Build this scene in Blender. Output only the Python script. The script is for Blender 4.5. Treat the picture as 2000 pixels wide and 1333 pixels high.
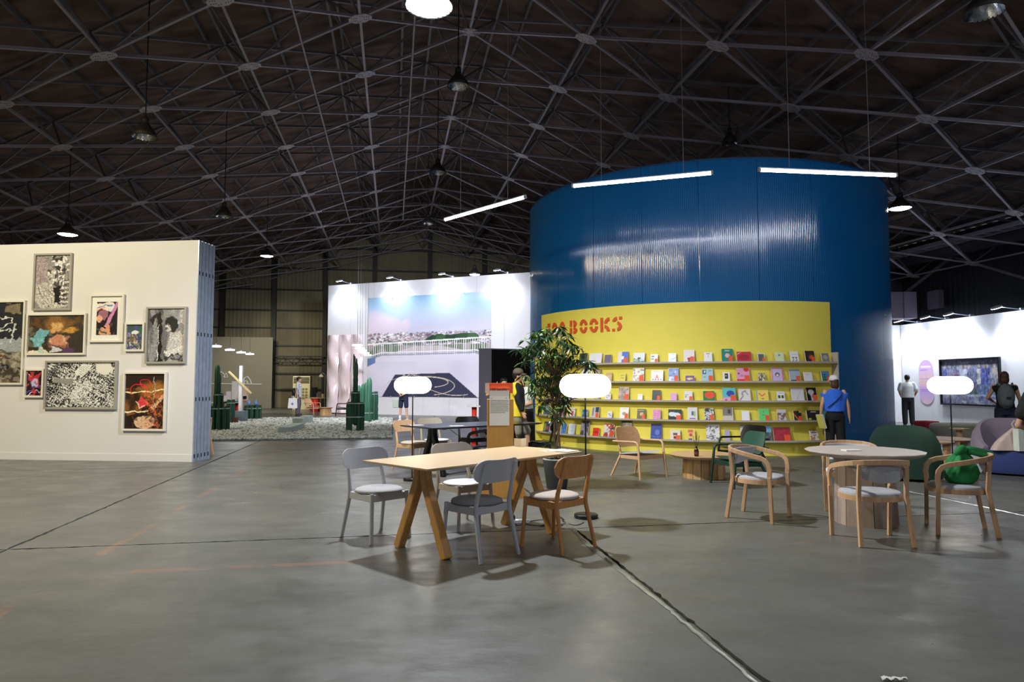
import bpy, bmesh, math, random
import numpy as np
from mathutils import Vector, Matrix, Quaternion
for o in list(bpy.data.objects): bpy.data.objects.remove(o)
S = bpy.context.scene
COL = S.collection
PI = math.pi
random.seed(7); np.random.seed(7)

# ------------------------------------------------------------------ camera, world, light, exposure
FPX = 1333.0; HC = 1.4; PITCH = math.radians(3.58)
cam_d = bpy.data.cameras.new('camera'); cam = bpy.data.objects.new('camera', cam_d); COL.objects.link(cam)
cam.location = (0, 0, HC); cam.rotation_euler = (PI/2 + PITCH, 0, 0)
cam_d.sensor_width = 36; cam_d.lens = FPX/2000*36; cam_d.clip_end = 300
S.camera = cam
S.view_settings.view_transform = 'Standard'; S.view_settings.look = 'None'
S.view_settings.exposure = 0.0; S.view_settings.gamma = 1.0
S.view_settings.use_curve_mapping = False
W = bpy.data.worlds.new('hall_air'); S.world = W; W.use_nodes = True
W.node_tree.nodes['Background'].inputs[0].default_value = (0.80, 0.85, 1.0, 1)
W.node_tree.nodes['Background'].inputs[1].default_value = 0.16

def look_quat(d): return Vector(d).to_track_quat('-Z', 'Y')
def spot(loc, to, energy, color=(1, 1, 1), angle=120, blend=0.6, radius=0.15):
    l = bpy.data.lights.new('lamp_or_fill', 'SPOT'); l.energy = energy; l.color = color
    l.spot_size = math.radians(angle); l.spot_blend = blend; l.shadow_soft_size = radius
    o = bpy.data.objects.new('lamp_or_fill', l); COL.objects.link(o); o.location = loc
    o.rotation_mode = 'QUATERNION'; o.rotation_quaternion = look_quat(Vector(to)-Vector(loc)); return o
COOL = (0.90, 0.95, 1.0); WARM = (1.0, 0.86, 0.58); NEUT = (1.0, 0.95, 0.88)
# the bright high-bay over the trestle table, unseen high-bays assumed beside and behind the camera, then three added fills
spot((-1.02, 8.4, 6.0), (-1.02, 8.4, 0), 2000, COOL, 150, 0.5, 0.14)
spot((-9.6, 6.2, 6.5), (-8.6, 9.0, 0), 2500, (1.0, 0.87, 0.58), 150, 0.6, 0.30)
spot((1.5, -3.5, 7.5), (1.0, 2.0, 0), 480, (0.92, 0.95, 1.0), 150, 0.6, 0.30)
spot((9.5, 4.0, 6.6), (8.5, 8.0, 0), 480, COOL, 140, 0.6, 0.30)
spot((-10.2, 18.0, 6.2), (-10.2, 18, 0), 500, WARM, 140, 0.6, 0.2)  # extra warm light over the far left, no lamp modelled
spot((-13.0, 34.0, 4.6), (-12.5, 38, 0), 700, (1.0, 0.93, 0.72), 140, 0.6, 0.3)  # fill added to brighten the gable and the grey partition
spot((-2.5, 19.0, 5.6), (-4.2, 30, 1.9), 3900, (0.90, 0.90, 1.0), 84, 0.9, 0.3)  # fill added to brighten the whole mural wall, no lamp there

# ------------------------------------------------------------------ pixel helpers (2000 x 1333 photograph -> points in the place)
CP, SP = math.cos(PITCH), math.sin(PITCH)
def ray(px, py):
    u = (px-1000)/FPX; v = (666.5-py)/FPX
    return u, CP - v*SP, v*CP + SP
def G(px, py, z=0.0):
    dx, dy, dz = ray(px, py); t = (z-HC)/dz; return Vector((t*dx, t*dy, z))
def D(px, py, Y):
    dx, dy, dz = ray(px, py); t = Y/dy; return Vector((t*dx, Y, HC+t*dz))
YAW = math.radians(9.85)
LAT = Vector((math.cos(YAW), math.sin(YAW), 0)); LON = Vector((-math.sin(YAW), math.cos(YAW), 0))
def hall(lat, lon, z=0.0):
    p = LAT*lat + LON*lon; return Vector((p.x, p.y, z))
class WallPlane:
    def __init__(s, a, b):
        s.a = Vector((a[0], a[1], 0)); s.t = (Vector((b[0], b[1], 0))-s.a); s.L = s.t.length; s.t.normalize()
        s.n = Vector((s.t.y, -s.t.x, 0))          # towards the camera side
        if s.n.dot(-s.a) < 0: s.n = -s.n
    def hit(s, px, py):
        dx, dy, dz = ray(px, py); d = Vector((dx, dy, dz)); o = Vector((0, 0, HC))
        k = (s.a-o).dot(s.n)/d.dot(s.n); p = o+d*k
        return (p-s.a).dot(s.t), p.z
    def pt(s, u, z, off=0.0): p = s.a + s.t*u + s.n*off; return Vector((p.x, p.y, z))
    def ang(s): return math.atan2(s.t.y, s.t.x)

# ------------------------------------------------------------------ materials
def lin(c):
    if isinstance(c, str): c = tuple(int(c[i:i+2], 16)/255 for i in (0, 2, 4))
    return tuple((x/12.92 if x <= 0.04045 else ((x+0.055)/1.055)**2.4) for x in c)
MATS = {}
def mat(name, col, rough=0.5, metal=0.0, var=0.0, scale=8.0, bump=0.0, spec=0.5, stretch=(1, 1, 1), coat=0.0, sheen=0.0, trans=0.0, alpha=1.0):
    if name in MATS: return MATS[name]
    m = bpy.data.materials.new(name); m.use_nodes = True; nt = m.node_tree; b = nt.nodes['Principled BSDF']
    c = lin(col); b.inputs['Base Color'].default_value = (*c, 1); b.inputs['Roughness'].default_value = rough
    b.inputs['Metallic'].default_value = metal; b.inputs['Specular IOR Level'].default_value = spec
    b.inputs['Coat Weight'].default_value = coat; b.inputs['Sheen Weight'].default_value = sheen
    b.inputs['Transmission Weight'].default_value = trans; b.inputs['Alpha'].default_value = alpha
    if var or bump:
        tc = nt.nodes.new('ShaderNodeTexCoord'); mp = nt.nodes.new('ShaderNodeMapping'); mp.inputs['Scale'].default_value = stretch
        n = nt.nodes.new('ShaderNodeTexNoise'); n.inputs['Scale'].default_value = scale; n.inputs['Detail'].default_value = 5
        nt.links.new(tc.outputs['Object'], mp.inputs[0]); nt.links.new(mp.outputs[0], n.inputs['Vector'])
        if var:
            r = nt.nodes.new('ShaderNodeValToRGB')
            r.color_ramp.elements[0].color = (*[x*(1-var) for x in c], 1); r.color_ramp.elements[1].color = (*[min(1, x*(1+var)) for x in c], 1)
            r.color_ramp.elements[0].position = 0.3; r.color_ramp.elements[1].position = 0.7
            nt.links.new(n.outputs['Fac'], r.inputs[0]); nt.links.new(r.outputs[0], b.inputs['Base Color'])
        if bump:
            bp = nt.nodes.new('ShaderNodeBump'); bp.inputs['Strength'].default_value = bump; bp.inputs['Distance'].default_value = 0.01
            nt.links.new(n.outputs['Fac'], bp.inputs['Height']); nt.links.new(bp.outputs[0], b.inputs['Normal'])
    MATS[name] = m; return m
def emis(name, col, k):
    if name in MATS: return MATS[name]
    m = bpy.data.materials.new(name); m.use_nodes = True; nt = m.node_tree; b = nt.nodes['Principled BSDF']
    c = lin(col); b.inputs['Base Color'].default_value = (*c, 1); b.inputs['Emission Color'].default_value = (*c, 1); b.inputs['Emission Strength'].default_value = k
    MATS[name] = m; return m
def wood(name, col, rough=0.45, axis='X', var=0.16):
    st = {'X': (1, 14, 14), 'Y': (14, 1, 14), 'Z': (14, 14, 1)}[axis]
    return mat(name, col, rough, var=var, scale=4, bump=0.05, stretch=st)
def vcol_mat(name, rough=0.45, coat=0.0):
    if name in MATS: return MATS[name]
    m = bpy.data.materials.new(name); m.use_nodes = True; nt = m.node_tree; b = nt.nodes['Principled BSDF']
    a = nt.nodes.new('ShaderNodeAttribute'); a.attribute_name = 'print'
    nt.links.new(a.outputs['Color'], b.inputs['Base Color']); b.inputs['Roughness'].default_value = rough; b.inputs['Coat Weight'].default_value = coat
    MATS[name] = m; return m
M_OAK = wood('oak', 'C99A62', axis='Z'); M_OAKTOP = wood('oak_top', 'C6AA82', 0.4, 'X', 0.10)
M_OAKLEG = wood('oak_leg', 'BE8E50', axis='Z'); M_CHAIROAK = wood('oak_orange', 'C68A50', axis='Z'); M_PALEOAK = wood('pale_oak', 'C9A27C', axis='Z', var=0.12)
M_GREYP = mat('grey_paint', 'B4B6BE', 0.45, var=0.04); M_GREYP2 = mat('warm_grey_paint', 'B4ACA4', 0.45, var=0.04)
M_FAB = mat('light_grey_fabric', 'A9A9AD', 0.95, var=0.12, scale=120, bump=0.3, sheen=0.3); M_FABD = mat('dark_grey_fabric', '85878C', 0.95, var=0.12, scale=120, bump=0.3)
M_FABW = mat('beige_fabric', 'C0B4A8', 0.95, var=0.08, scale=120, bump=0.3)
M_BLK = mat('black_paint', '101114', 0.35, var=0.1); M_BLKTOP = mat('black_top', '22252E', 0.3, var=0.1)
M_GRN = mat('dark_green_paint', '1C3A30', 0.4, var=0.1)
M_STEEL = mat('galvanised_steel', 'AEB8CC', 0.32, 0.35, var=0.1); M_DARKST = mat('dark_steel', '1A1B1E', 0.5, 0.3, var=0.2)
M_WHITE = mat('white_paint', 'EBEBF0', 0.6, var=0.015, scale=3)
M_PAPER = mat('white_paper', 'E4E2DE', 0.7, var=0.02)
M_ORANGE = mat('orange_card', 'EE5A2C', 0.55, var=0.03); M_RED = mat('red_lacquer', 'D8382A', 0.4, var=0.05)

# ------------------------------------------------------------------ mesh building
class MB:
    def __init__(s): s.v = []; s.f = []; s.sm = []; s.mi = []; s.cur = 0
    def add(s, vs, fs, smooth=False):
        k = len(s.v); s.v += [tuple(v) for v in vs]
        for f in fs: s.f.append(tuple(i+k for i in f)); s.sm.append(smooth); s.mi.append(s.cur)
        return s
    def box(s, c, size, rz=0.0, R=None):
        hx, hy, hz = size[0]/2, size[1]/2, size[2]/2; M = R or Matrix.Rotation(rz, 3, 'Z')
        vs = [Vector(c)+M@Vector((x*hx, y*hy, z*hz)) for x in (-1, 1) for y in (-1, 1) for z in (-1, 1)]
        return s.add(vs, [(0, 1, 3, 2), (4, 6, 7, 5), (0, 4, 5, 1), (2, 3, 7, 6), (0, 2, 6, 4), (1, 5, 7, 3)])
    def bar(s, a, b, w, h=None, up=(0, 0, 1)):
        return s.sweep([a, b], w, h or w, up)
    def sweep(s, pts, w, h, up=(0, 0, 1), smooth=False, ws=None):
        pts = [Vector(p) for p in pts]; n = len(pts); up = Vector(up); vs = []
        for i, p in enumerate(pts):
            t = (pts[min(i+1, n-1)]-pts[max(i-1, 0)]).normalized()
            u = up if abs(t.dot(up)) < 0.97 else Vector((0, 1, 0)) if abs(t.y) < 0.9 else Vector((1, 0, 0))
            x = t.cross(u).normalized(); y = x.cross(t).normalized()
            k = 1.0
            if 0 < i < n-1:
                c = (pts[i]-pts[i-1]).normalized().dot((pts[i+1]-pts[i]).normalized()); k = 1/max(0.6, math.sqrt((1+c)/2))
            ww = (ws[i] if ws else w)/2; hh = h/2
            vs += [p+x*a*ww*1+y*b*hh for a, b in ((-1, -1), (1, -1), (1, 1), (-1, 1))]
        fs = [(3, 2, 1, 0), tuple(4*(n-1)+i for i in range(4))]
        for i in range(n-1):
            for j in range(4): fs.append((4*i+j, 4*i+(j+1) % 4, 4*i+4+(j+1) % 4, 4*i+4+j))
        return s.add(vs, fs, smooth)
    def tube(s, pts, r, seg=10, caps=True, smooth=True, flat=None):
        pts = [Vector(p) for p in pts]; n = len(pts); vs = []; rs = r if isinstance(r, (list, tuple)) else [r]*n
        t0 = (pts[1]-pts[0]).normalized(); ref = Vector((0, 0, 1)) if abs(t0.z) < 0.9 else Vector((1, 0, 0))
        x = t0.cross(ref).normalized(); prev = t0
        for i, p in enumerate(pts):
            t = (pts[min(i+1, n-1)]-pts[max(i-1, 0)]).normalized(); q = prev.rotation_difference(t); x = q@x; prev = t
            x = (x-t*x.dot(t)).normalized(); y = t.cross(x)
            for k in range(seg):
                a = 2*PI*k/seg; vs.append(p+(x*math.cos(a)+y*math.sin(a))*rs[i])
        fs = []
        for i in range(n-1):
            for k in range(seg): fs.append((i*seg+k, i*seg+(k+1) % seg, (i+1)*seg+(k+1) % seg, (i+1)*seg+k))
        s.add(vs, fs, smooth)
        if caps: s.add(vs[:seg], [tuple(reversed(range(seg)))]); s.add(vs[-seg:], [tuple(range(seg))])
        return s
    def lathe(s, c, prof, seg=24, smooth=True, sx=1.0, sy=1.0, cap=True):
        c = Vector(c); vs = []; n = len(prof)
        for (r, z) in prof:
            for k in range(seg): a = 2*PI*k/seg; vs.append(c+Vector((r*sx*math.cos(a), r*sy*math.sin(a), z)))
        fs = []
        for i in range(n-1):
            for k in range(seg): fs.append((i*seg+k, i*seg+(k+1) % seg, (i+1)*seg+(k+1) % seg, (i+1)*seg+k))
        if cap: fs += [tuple(reversed(range(seg))), tuple((n-1)*seg+k for k in range(seg))]
        return s.add(vs, fs, smooth)
    def ell(s, c, r, seg=14, rings=9, R=None):
        c = Vector(c); vs = []; M = R or Matrix.Identity(3)
        for i in range(rings+1):
            ph = PI*i/rings - PI/2 + (1e-3 if i == 0 else (-1e-3 if i == rings else 0))
            for k in range(seg):
                a = 2*PI*k/seg; vs.append(c+M@Vector((r[0]*math.cos(ph)*math.cos(a), r[1]*math.cos(ph)*math.sin(a), r[2]*math.sin(ph))))
        fs = [(i*seg+k, i*seg+(k+1) % seg, (i+1)*seg+(k+1) % seg, (i+1)*seg+k) for i in range(rings) for k in range(seg)]
        fs += [tuple(reversed(range(seg))), tuple(rings*seg+k for k in range(seg))]
        return s.add(vs, fs, True)
    def loft(s, rings, smooth=True, cap=True):
        n = len(rings[0]); vs = [p for r in rings for p in r]
        fs = [(i*n+k, i*n+(k+1) % n, (i+1)*n+(k+1) % n, (i+1)*n+k) for i in range(len(rings)-1) for k in range(n)]
        s.add(vs, fs, smooth)
        if cap: s.add(rings[0], [tuple(reversed(range(n)))]); s.add(rings[-1], [tuple(range(n))])
        return s
    def prism(s, poly, a, b):
        """poly: list of 3-D points, extruded from +a to +b (vectors)"""
        n = len(poly); A = [Vector(p)+Vector(a) for p in poly]; B = [Vector(p)+Vector(b) for p in poly]
        return s.add(A+B, [tuple(reversed(range(n))), tuple(range(n, 2*n))]+[(i, (i+1) % n, n+(i+1) % n, n+i) for i in range(n)])
    def grid(s, fn, nu, nv, smooth=True):
        vs = [fn(i/nu, j/nv) for j in range(nv+1) for i in range(nu+1)]; w = nu+1
        return s.add(vs, [(j*w+i, j*w+i+1, (j+1)*w+i+1, (j+1)*w+i) for j in range(nv) for i in range(nu)], smooth)
    def slab(s, fn, nu, nv, smooth=True):
        """closed sheet: fn(u,v,side) with side 0/1"""
        w = nu+1; vs = [fn(i/nu, j/nv, k) for k in (0, 1) for j in range(nv+1) for i in range(nu+1)]; N = w*(nv+1)
        fs = [(j*w+i, j*w+i+1, (j+1)*w+i+1, (j+1)*w+i) for j in range(nv) for i in range(nu)]
        fs += [(N+j*w+i, N+(j+1)*w+i, N+(j+1)*w+i+1, N+j*w+i+1) for j in range(nv) for i in range(nu)]
        bd = [i for i in range(w)]+[j*w+nu for j in range(1, nv+1)]+[nv*w+i for i in range(nu-1, -1, -1)]+[j*w for j in range(nv-1, 0, -1)]
        s.add(vs, fs, smooth); m = len(bd)
        return s.add([vs[i] for i in bd]+[vs[N+i] for i in bd], [((q+1) % m, q, m+q, m+(q+1) % m) for q in range(m)], False)
    def mesh(s, name, mats):
        me = bpy.data.meshes.new(name); me.from_pydata(s.v, [], s.f); me.update()
        me.polygons.foreach_set('use_smooth', s.sm); me.polygons.foreach_set('material_index', s.mi)
        for m in (mats if isinstance(mats, (list, tuple)) else [mats]): me.materials.append(m)
        return me
    def build(s, name, mats, parent=None, loc=(0, 0, 0), rz=0.0, bevel=0.0, subsurf=0, kind=None, auto=True):
        o = bpy.data.objects.new(name, s.mesh(name, mats)); COL.objects.link(o); o.location = loc; o.rotation_euler = (0, 0, rz)
        if parent: o.parent = parent
        if bevel:
            b = o.modifiers.new('b', 'BEVEL'); b.width = bevel; b.segments = 2; b.limit_method = 'ANGLE'; b.angle_limit = math.radians(40)
        if subsurf:
            q = o.modifiers.new('s', 'SUBSURF'); q.levels = subsurf; q.render_levels = subsurf
        if kind: o['kind'] = kind
        return o
def thing(name, label, cat, loc=(0, 0, 0), rz=0.0, group=None):
    o = bpy.data.objects.new(name, None); COL.objects.link(o); o.location = loc; o.rotation_euler = (0, 0, rz); o.empty_display_size = 0.2
    o['label'] = label; o['category'] = cat
    if group: o['group'] = group
    return o
def tag(o, label, cat, group=None):
    o['label'] = label; o['category'] = cat
    if group: o['group'] = group
    return o
def struct(o): o['kind'] = 'structure'; return o
def copy_obj(o, parent=None):
    c = o.copy(); COL.objects.link(c)
    if parent: c.parent = parent
    return c
def dup(root, loc, rz, label, group=None, recol=None):
    r = copy_obj(root); r.location = loc; r.rotation_euler = (0, 0, rz); r['label'] = label
    if group: r['group'] = group
    for ch in list(root.children):
        c = copy_obj(ch, r)
        for g in ch.children: copy_obj(g, c)
    return r
def rounded_rect(w, h, r, n=5):
    pts = []
    for cx, cy, a0 in ((w/2-r, h/2-r, 0), (-w/2+r, h/2-r, PI/2), (-w/2+r, -h/2+r, PI), (w/2-r, -h/2+r, 1.5*PI)):
        for i in range(n+1): a = a0+PI/2*i/n; pts.append((cx+r*math.cos(a), cy+r*math.sin(a)))
    return pts

# ------------------------------------------------------------------ painter: flat prints as colour attributes
def vnoise(h, w, cells, seed=0):
    rs = np.random.RandomState(seed); g = rs.rand(cells[0]+2, cells[1]+2)
    y = np.linspace(0, cells[0], h); x = np.linspace(0, cells[1], w); yi = y.astype(int); xi = x.astype(int)
    fy = (y-yi)[:, None]; fx = (x-xi)[None, :]; fy = fy*fy*(3-2*fy); fx = fx*fx*(3-2*fx)
    a = g[yi][:, xi]; b = g[yi][:, xi+1]; c = g[yi+1][:, xi]; d = g[yi+1][:, xi+1]
    return (a*(1-fx)+b*fx)*(1-fy)+(c*(1-fx)+d*fx)*fy
class Canvas:
    """a print; coordinates 0..1, y down"""
    def __init__(s, w, h, base='FFFFFF'):
        s.w, s.h = w, h; s.a = np.zeros((h, w, 3)); s.a[:] = s.rgb(base); s.asp = w/h
        s.X, s.Y = np.meshgrid((np.arange(w)+0.5)/w, (np.arange(h)+0.5)/h)
    def rgb(s, c): return np.array([int(c[i:i+2], 16)/255 for i in (0, 2, 4)])
    def put(s, m, c, k=1.0):
        m = np.clip(m.astype(float), 0, 1)[..., None]*k; s.a = s.a*(1-m)+s.rgb(c)*m; return s
    def rect(s, x0, y0, x1, y1, c, k=1.0): return s.put((s.X >= x0) & (s.X <= x1) & (s.Y >= y0) & (s.Y <= y1), c, k)
    def circ(s, cx, cy, r, c, ry=None, k=1.0, rot=0.0, soft=0.0):
        dx = (s.X-cx)*math.cos(rot)+(s.Y-cy)*math.sin(rot); dy = -(s.X-cx)*math.sin(rot)+(s.Y-cy)*math.cos(rot)
        q = np.sqrt((dx/r)**2+(dy/(ry or r*s.asp))**2)
        return s.put(np.clip((1+soft-q)/(soft+1e-6), 0, 1) if soft else q < 1, c, k)
    def line(s, pts, wd, c, k=1.0):
        m = np.zeros((s.h, s.w), bool)
        for (x0, y0), (x1, y1) in zip(pts[:-1], pts[1:]):
            dx, dy = (x1-x0)*s.asp, y1-y0; L = dx*dx+dy*dy+1e-9
            t = np.clip(((s.X-x0)*s.asp*dx+(s.Y-y0)*dy)/L, 0, 1)
            m |= np.hypot((s.X-x0)*s.asp-t*dx, s.Y-y0-t*dy) < wd/2
        return s.put(m, c, k)
    def poly(s, pts, c, k=1.0):
        m = np.zeros((s.h, s.w), bool); n = len(pts)
        for i in range(n):
            x0, y0 = pts[i]; x1, y1 = pts[(i+1) % n]
            if y0 == y1: continue
            m ^= ((y0 > s.Y) != (y1 > s.Y)) & (s.X < (x1-x0)*(s.Y-y0)/(y1-y0)+x0)
        return s.put(m, c, k)
    def noise(s, c, cells, lo, hi, seed=0, k=1.0, box=None):
        n = vnoise(s.h, s.w, cells, seed); m = np.clip((n-lo)/(hi-lo), 0, 1)
        if box: m = m*((s.X >= box[0]) & (s.Y >= box[1]) & (s.X <= box[2]) & (s.Y <= box[3]))
        return s.put(m, c, k)
    def grad(s, c0, c1, y0=0.0, y1=1.0, x0=0.0, x1=1.0):
        t = np.clip((s.Y-y0)/(y1-y0), 0, 1)[..., None]; g = s.rgb(c0)*(1-t)+s.rgb(c1)*t
        m = ((s.Y >= y0) & (s.Y <= y1) & (s.X >= x0) & (s.X <= x1))[..., None]; s.a = np.where(m, g, s.a); return s
    def warp(s, amp, cells, seed=0):
        dx = (vnoise(s.h, s.w, cells, seed)-.5)*amp*s.w; dy = (vnoise(s.h, s.w, cells, seed+50)-.5)*amp*s.h
        j, i = np.meshgrid(np.arange(s.w), np.arange(s.h)); x = np.clip(j+dx, 0, s.w-1).astype(int); y = np.clip(i+dy, 0, s.h-1).astype(int)
        s.a = s.a[y, x]; return s
    def grain(s, amt, seed=0, cells=None):
        n = vnoise(s.h, s.w, cells or (s.h//2, s.w//2), seed)-.5; s.a = np.clip(s.a*(1+amt*n[..., None]), 0, 1); return s
    def blocks(s, n, c0, c1, f0, f1, seed=0, k=.9, box=(0, 0, 1, 1), rot=None):
        rs = np.random.RandomState(seed); px = rs.rand(n)*(box[2]-box[0])+box[0]; py = rs.rand(n)*(box[3]-box[1])+box[1]
        d = (s.X[..., None]-px)**2*s.asp**2+(s.Y[..., None]-py)**2; id_ = d.argmin(-1)
        an = (rs.rand(n)*PI if rot is None else rot+rs.choice([0, PI/2], n)+rs.randn(n)*.12)[id_]; fr = (f0+(f1-f0)*rs.rand(n))[id_]; ph = (rs.rand(n)*6)[id_]
        v = np.sin((s.X*s.asp*np.cos(an)+s.Y*np.sin(an))*fr+ph)+.6*np.sin((-s.X*s.asp*np.sin(an)+s.Y*np.cos(an))*fr*.6+ph*2)+(rs.rand(n)-.5)[id_]*1.6
        m = (s.X >= box[0]) & (s.X <= box[2]) & (s.Y >= box[1]) & (s.Y <= box[3])
        s.put((v > .45) & m, c1, k); s.put((v < -.45) & m, c0, k); return s
    def text(s, x0, y0, x1, n, c, dy=0.05, th=0.02, seed=1, dash=0.08):
        rs = random.Random(seed)
        for i in range(n):
            x = x0; y = y0+i*dy
            while x < x1:
                L = dash*(0.4+rs.random()); s.rect(x, y, min(x+L, x1), y+th, c, 0.85); x += L+dash*0.3
        return s
def print_mesh(name, cv, P, mname='print_paper'):
    """P(u,v)->point, u right 0..1, v up 0..1"""
    w, h = cv.w, cv.h; vs = []
    for j in range(h):
        v = 1-(j/(h-1))
        for i in range(w): vs.append(tuple(P(i/(w-1), v)))
    idx = np.arange(w*h).reshape(h, w); f = np.stack([idx[1:, :-1], idx[1:, 1:], idx[:-1, 1:], idx[:-1, :-1]], -1).reshape(-1, 4)
    me = bpy.data.meshes.new(name); me.from_pydata(vs, [], f.tolist()); me.update()
    a = cv.a.reshape(-1, 3); l = np.where(a <= 0.04045, a/12.92, ((a+0.055)/1.055)**2.4)
    at = me.color_attributes.new('print', 'FLOAT_COLOR', 'POINT'); at.data.foreach_set('color', np.concatenate([l, np.ones((len(l), 1))], 1).astype(np.float32).ravel())
    me.materials.append(vcol_mat(mname, 0.4, 0.0)); return me
# ------------------------------------------------------------------ floor: concrete slabs with open joints
def floor_mat():
    m = bpy.data.materials.new('concrete'); m.use_nodes = True; nt = m.node_tree; N = nt.nodes; L = nt.links; b = N['Principled BSDF']
    geo = N.new('ShaderNodeNewGeometry')
    def noise(sc, det=6, st=(1, 1, 1), rot=0.0):
        mp = N.new('ShaderNodeMapping'); mp.inputs['Scale'].default_value = st; mp.inputs['Rotation'].default_value = (0, 0, rot)
        n = N.new('ShaderNodeTexNoise'); n.inputs['Scale'].default_value = sc; n.inputs['Detail'].default_value = det; n.inputs['Roughness'].default_value = 0.6
        L.new(geo.outputs['Position'], mp.inputs[0]); L.new(mp.outputs[0], n.inputs['Vector']); return n
    def ramp(src, p0, p1, c0, c1):
        r = N.new('ShaderNodeValToRGB'); r.color_ramp.elements[0].position = p0; r.color_ramp.elements[1].position = p1
        r.color_ramp.elements[0].color = (*lin(c0), 1); r.color_ramp.elements[1].color = (*lin(c1), 1); L.new(src, r.inputs[0]); return r
    def mix(a, b_, f, mode='MIX'):
        x = N.new('ShaderNodeMix'); x.data_type = 'RGBA'; x.blend_type = mode
        if isinstance(f, float): x.inputs[0].default_value = f
        else: L.new(f, x.inputs[0])
        L.new(a, x.inputs[6])
        if isinstance(b_, str): x.inputs[7].default_value = (*lin(b_), 1)
        else: L.new(b_, x.inputs[7])
        return x.outputs[2]
    def mth(op, a, b_=None, c=None):
        x = N.new('ShaderNodeMath'); x.operation = op
        for i, q in enumerate((a, b_, c)):
            if q is None: continue
            if isinstance(q, (int, float)): x.inputs[i].default_value = q
            else: L.new(q, x.inputs[i])
        return x.outputs[0]
    big = noise(0.35, 5); c = ramp(big.outputs['Fac'], 0.32, 0.72, '575855', '6F6E69').outputs[0]
    mid = noise(1.2, 9, (1, 1.5, 1), -YAW); c = mix(c, ramp(mid.outputs['Fac'], 0.35, 0.7, '4C4D49', '777670').outputs[0], 0.45)
    fine = noise(14, 8); c = mix(c, ramp(fine.outputs['Fac'], 0.3, 0.75, '4E4E4A', '6E6C66').outputs[0], 0.25)
    # worn orange floor paint lines
    sx = N.new('ShaderNodeSeparateXYZ'); L.new(geo.outputs['Position'], sx.inputs[0])
    lon = mth('ADD', mth('MULTIPLY', sx.outputs[0], float(LON.x)), mth('MULTIPLY', sx.outputs[1], float(LON.y)))
    lat = mth('ADD', mth('MULTIPLY', sx.outputs[0], float(LAT.x)), mth('MULTIPLY', sx.outputs[1], float(LAT.y)))
    wear = noise(1.6, 6); wf = mth('SMOOTHSTEP' if False else 'MULTIPLY', mth('SUBTRACT', wear.outputs['Fac'], 0.50), 5.0)
    wf = mth('MINIMUM', mth('MAXIMUM', wf, 0.0), 0.20)
    band = mth('MAXIMUM', mth('LESS_THAN', mth('ABSOLUTE', mth('SUBTRACT', lon, 5.6)), 0.045), mth('LESS_THAN', mth('ABSOLUTE', mth('SUBTRACT', lat, -2.35)), 0.045))
    c = mix(c, 'B8764E', mth('MULTIPLY', band, wf))
    L.new(c, b.inputs['Base Color'])
    rr = N.new('ShaderNodeMapRange'); rn = noise(2.2, 9, (1, 1.4, 1), -YAW); L.new(rn.outputs['Fac'], rr.inputs[0])
    rr.inputs[1].default_value = 0.3; rr.inputs[2].default_value = 0.7; rr.inputs[3].default_value = 0.26; rr.inputs[4].default_value = 0.50
    L.new(rr.outputs[0], b.inputs['Roughness']); b.inputs['Specular IOR Level'].default_value = 0.5
    bn = noise(6, 9, (1, 1.6, 1), -YAW); bp = N.new('ShaderNodeBump'); bp.inputs['Strength'].default_value = 0.16; bp.inputs['Distance'].default_value = 0.02
    L.new(bn.outputs['Fac'], bp.inputs['Height']); L.new(bp.outputs[0], b.inputs['Normal'])
    return m
M_FLOOR = floor_mat()
mb = MB(); mb.box(hall(1.6, 19, -0.09), (36, 50, 0.10), YAW); fl = struct(mb.build('floor', mat('joint_dirt', '1F1E1B', 0.9, var=0.3)))
lats = [-16.5, -13.08, -8.14, -3.20, 1.74, 6.68, 11.62, 16.56, 19.4]; lons = [-5.3, 0.6, 6.51, 12.35, 18.2, 24.1, 30, 36, 42.3]
rj = random.Random(3)
for i in range(len(lats)-1):
    for j in range(len(lons)-1):
        g = 0.010
        a, b, c, d = lats[i]+g, lats[i+1]-g, lons[j]+g/2, lons[j+1]-g/2
        P = []                                     # ragged edges where the concrete has chipped
        def edge(p, q, n):
            for k in range(n):
                t = k/n; r = 0 if k == 0 else abs(rj.gauss(0, 0.0075))
                la, lo = p[0]+(q[0]-p[0])*t, p[1]+(q[1]-p[1])*t; cx, cy = (a+b)/2, (c+d)/2
                P.append(hall(la+(cx-la)*r/2.5, lo+(cy-lo)*r/3, 0))
        n = 90 if (j in (0, 1, 2) and i in (1, 2, 3, 4, 5)) else 4
        edge((a, c), (b, c), n); edge((b, c), (b, d), n); edge((b, d), (a, d), n); edge((a, d), (a, c), n)
        s = MB(); s.prism(P, (0, 0, -0.04), (0, 0, 0)); s.build('slab', M_FLOOR, fl)

# ------------------------------------------------------------------ roof: triangular space frame under dark sheets
RL, RO, SG, AG, DROP = 1.65, 15.19, 2.57, 2.4, 0.60
def rz_low(lat): return 9.5-0.25*abs(lat-RL)
def node(i, j):
    lat = RL+AG*j; lon = RO+SG*(i-(0.5 if j % 2 else 0)); return hall(lat, lon, 9.5-DROP*abs(j))
def topnode(i, j, sd):
    # above the centroid of (i,j),(i+1,j) and the node one row further from the ridge
    o = 0.5; lat = RL+AG*(j+sd/3); lon = RO+SG*(i-(0.5 if j % 2 else 0)+0.5)
    p = hall(lat, lon, 9.5-0.25*abs(AG*(j+sd/3))); return p+Vector((0, 0, 1.25))
M_TRUSS = mat('truss_grey', '8E8892', 0.45, 0.1, var=0.15, scale=3); M_TRUSSW = mat('truss_dark', '6A666C', 0.55, 0.1, var=0.2, scale=3)
M_ROOF = mat('roof_lining', '66524A', 0.9, var=0.5, scale=1.1, bump=0.4, stretch=(1, 1.6, 1))
J = 7; I0, I1 = -6, 10
rf = MB()
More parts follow.
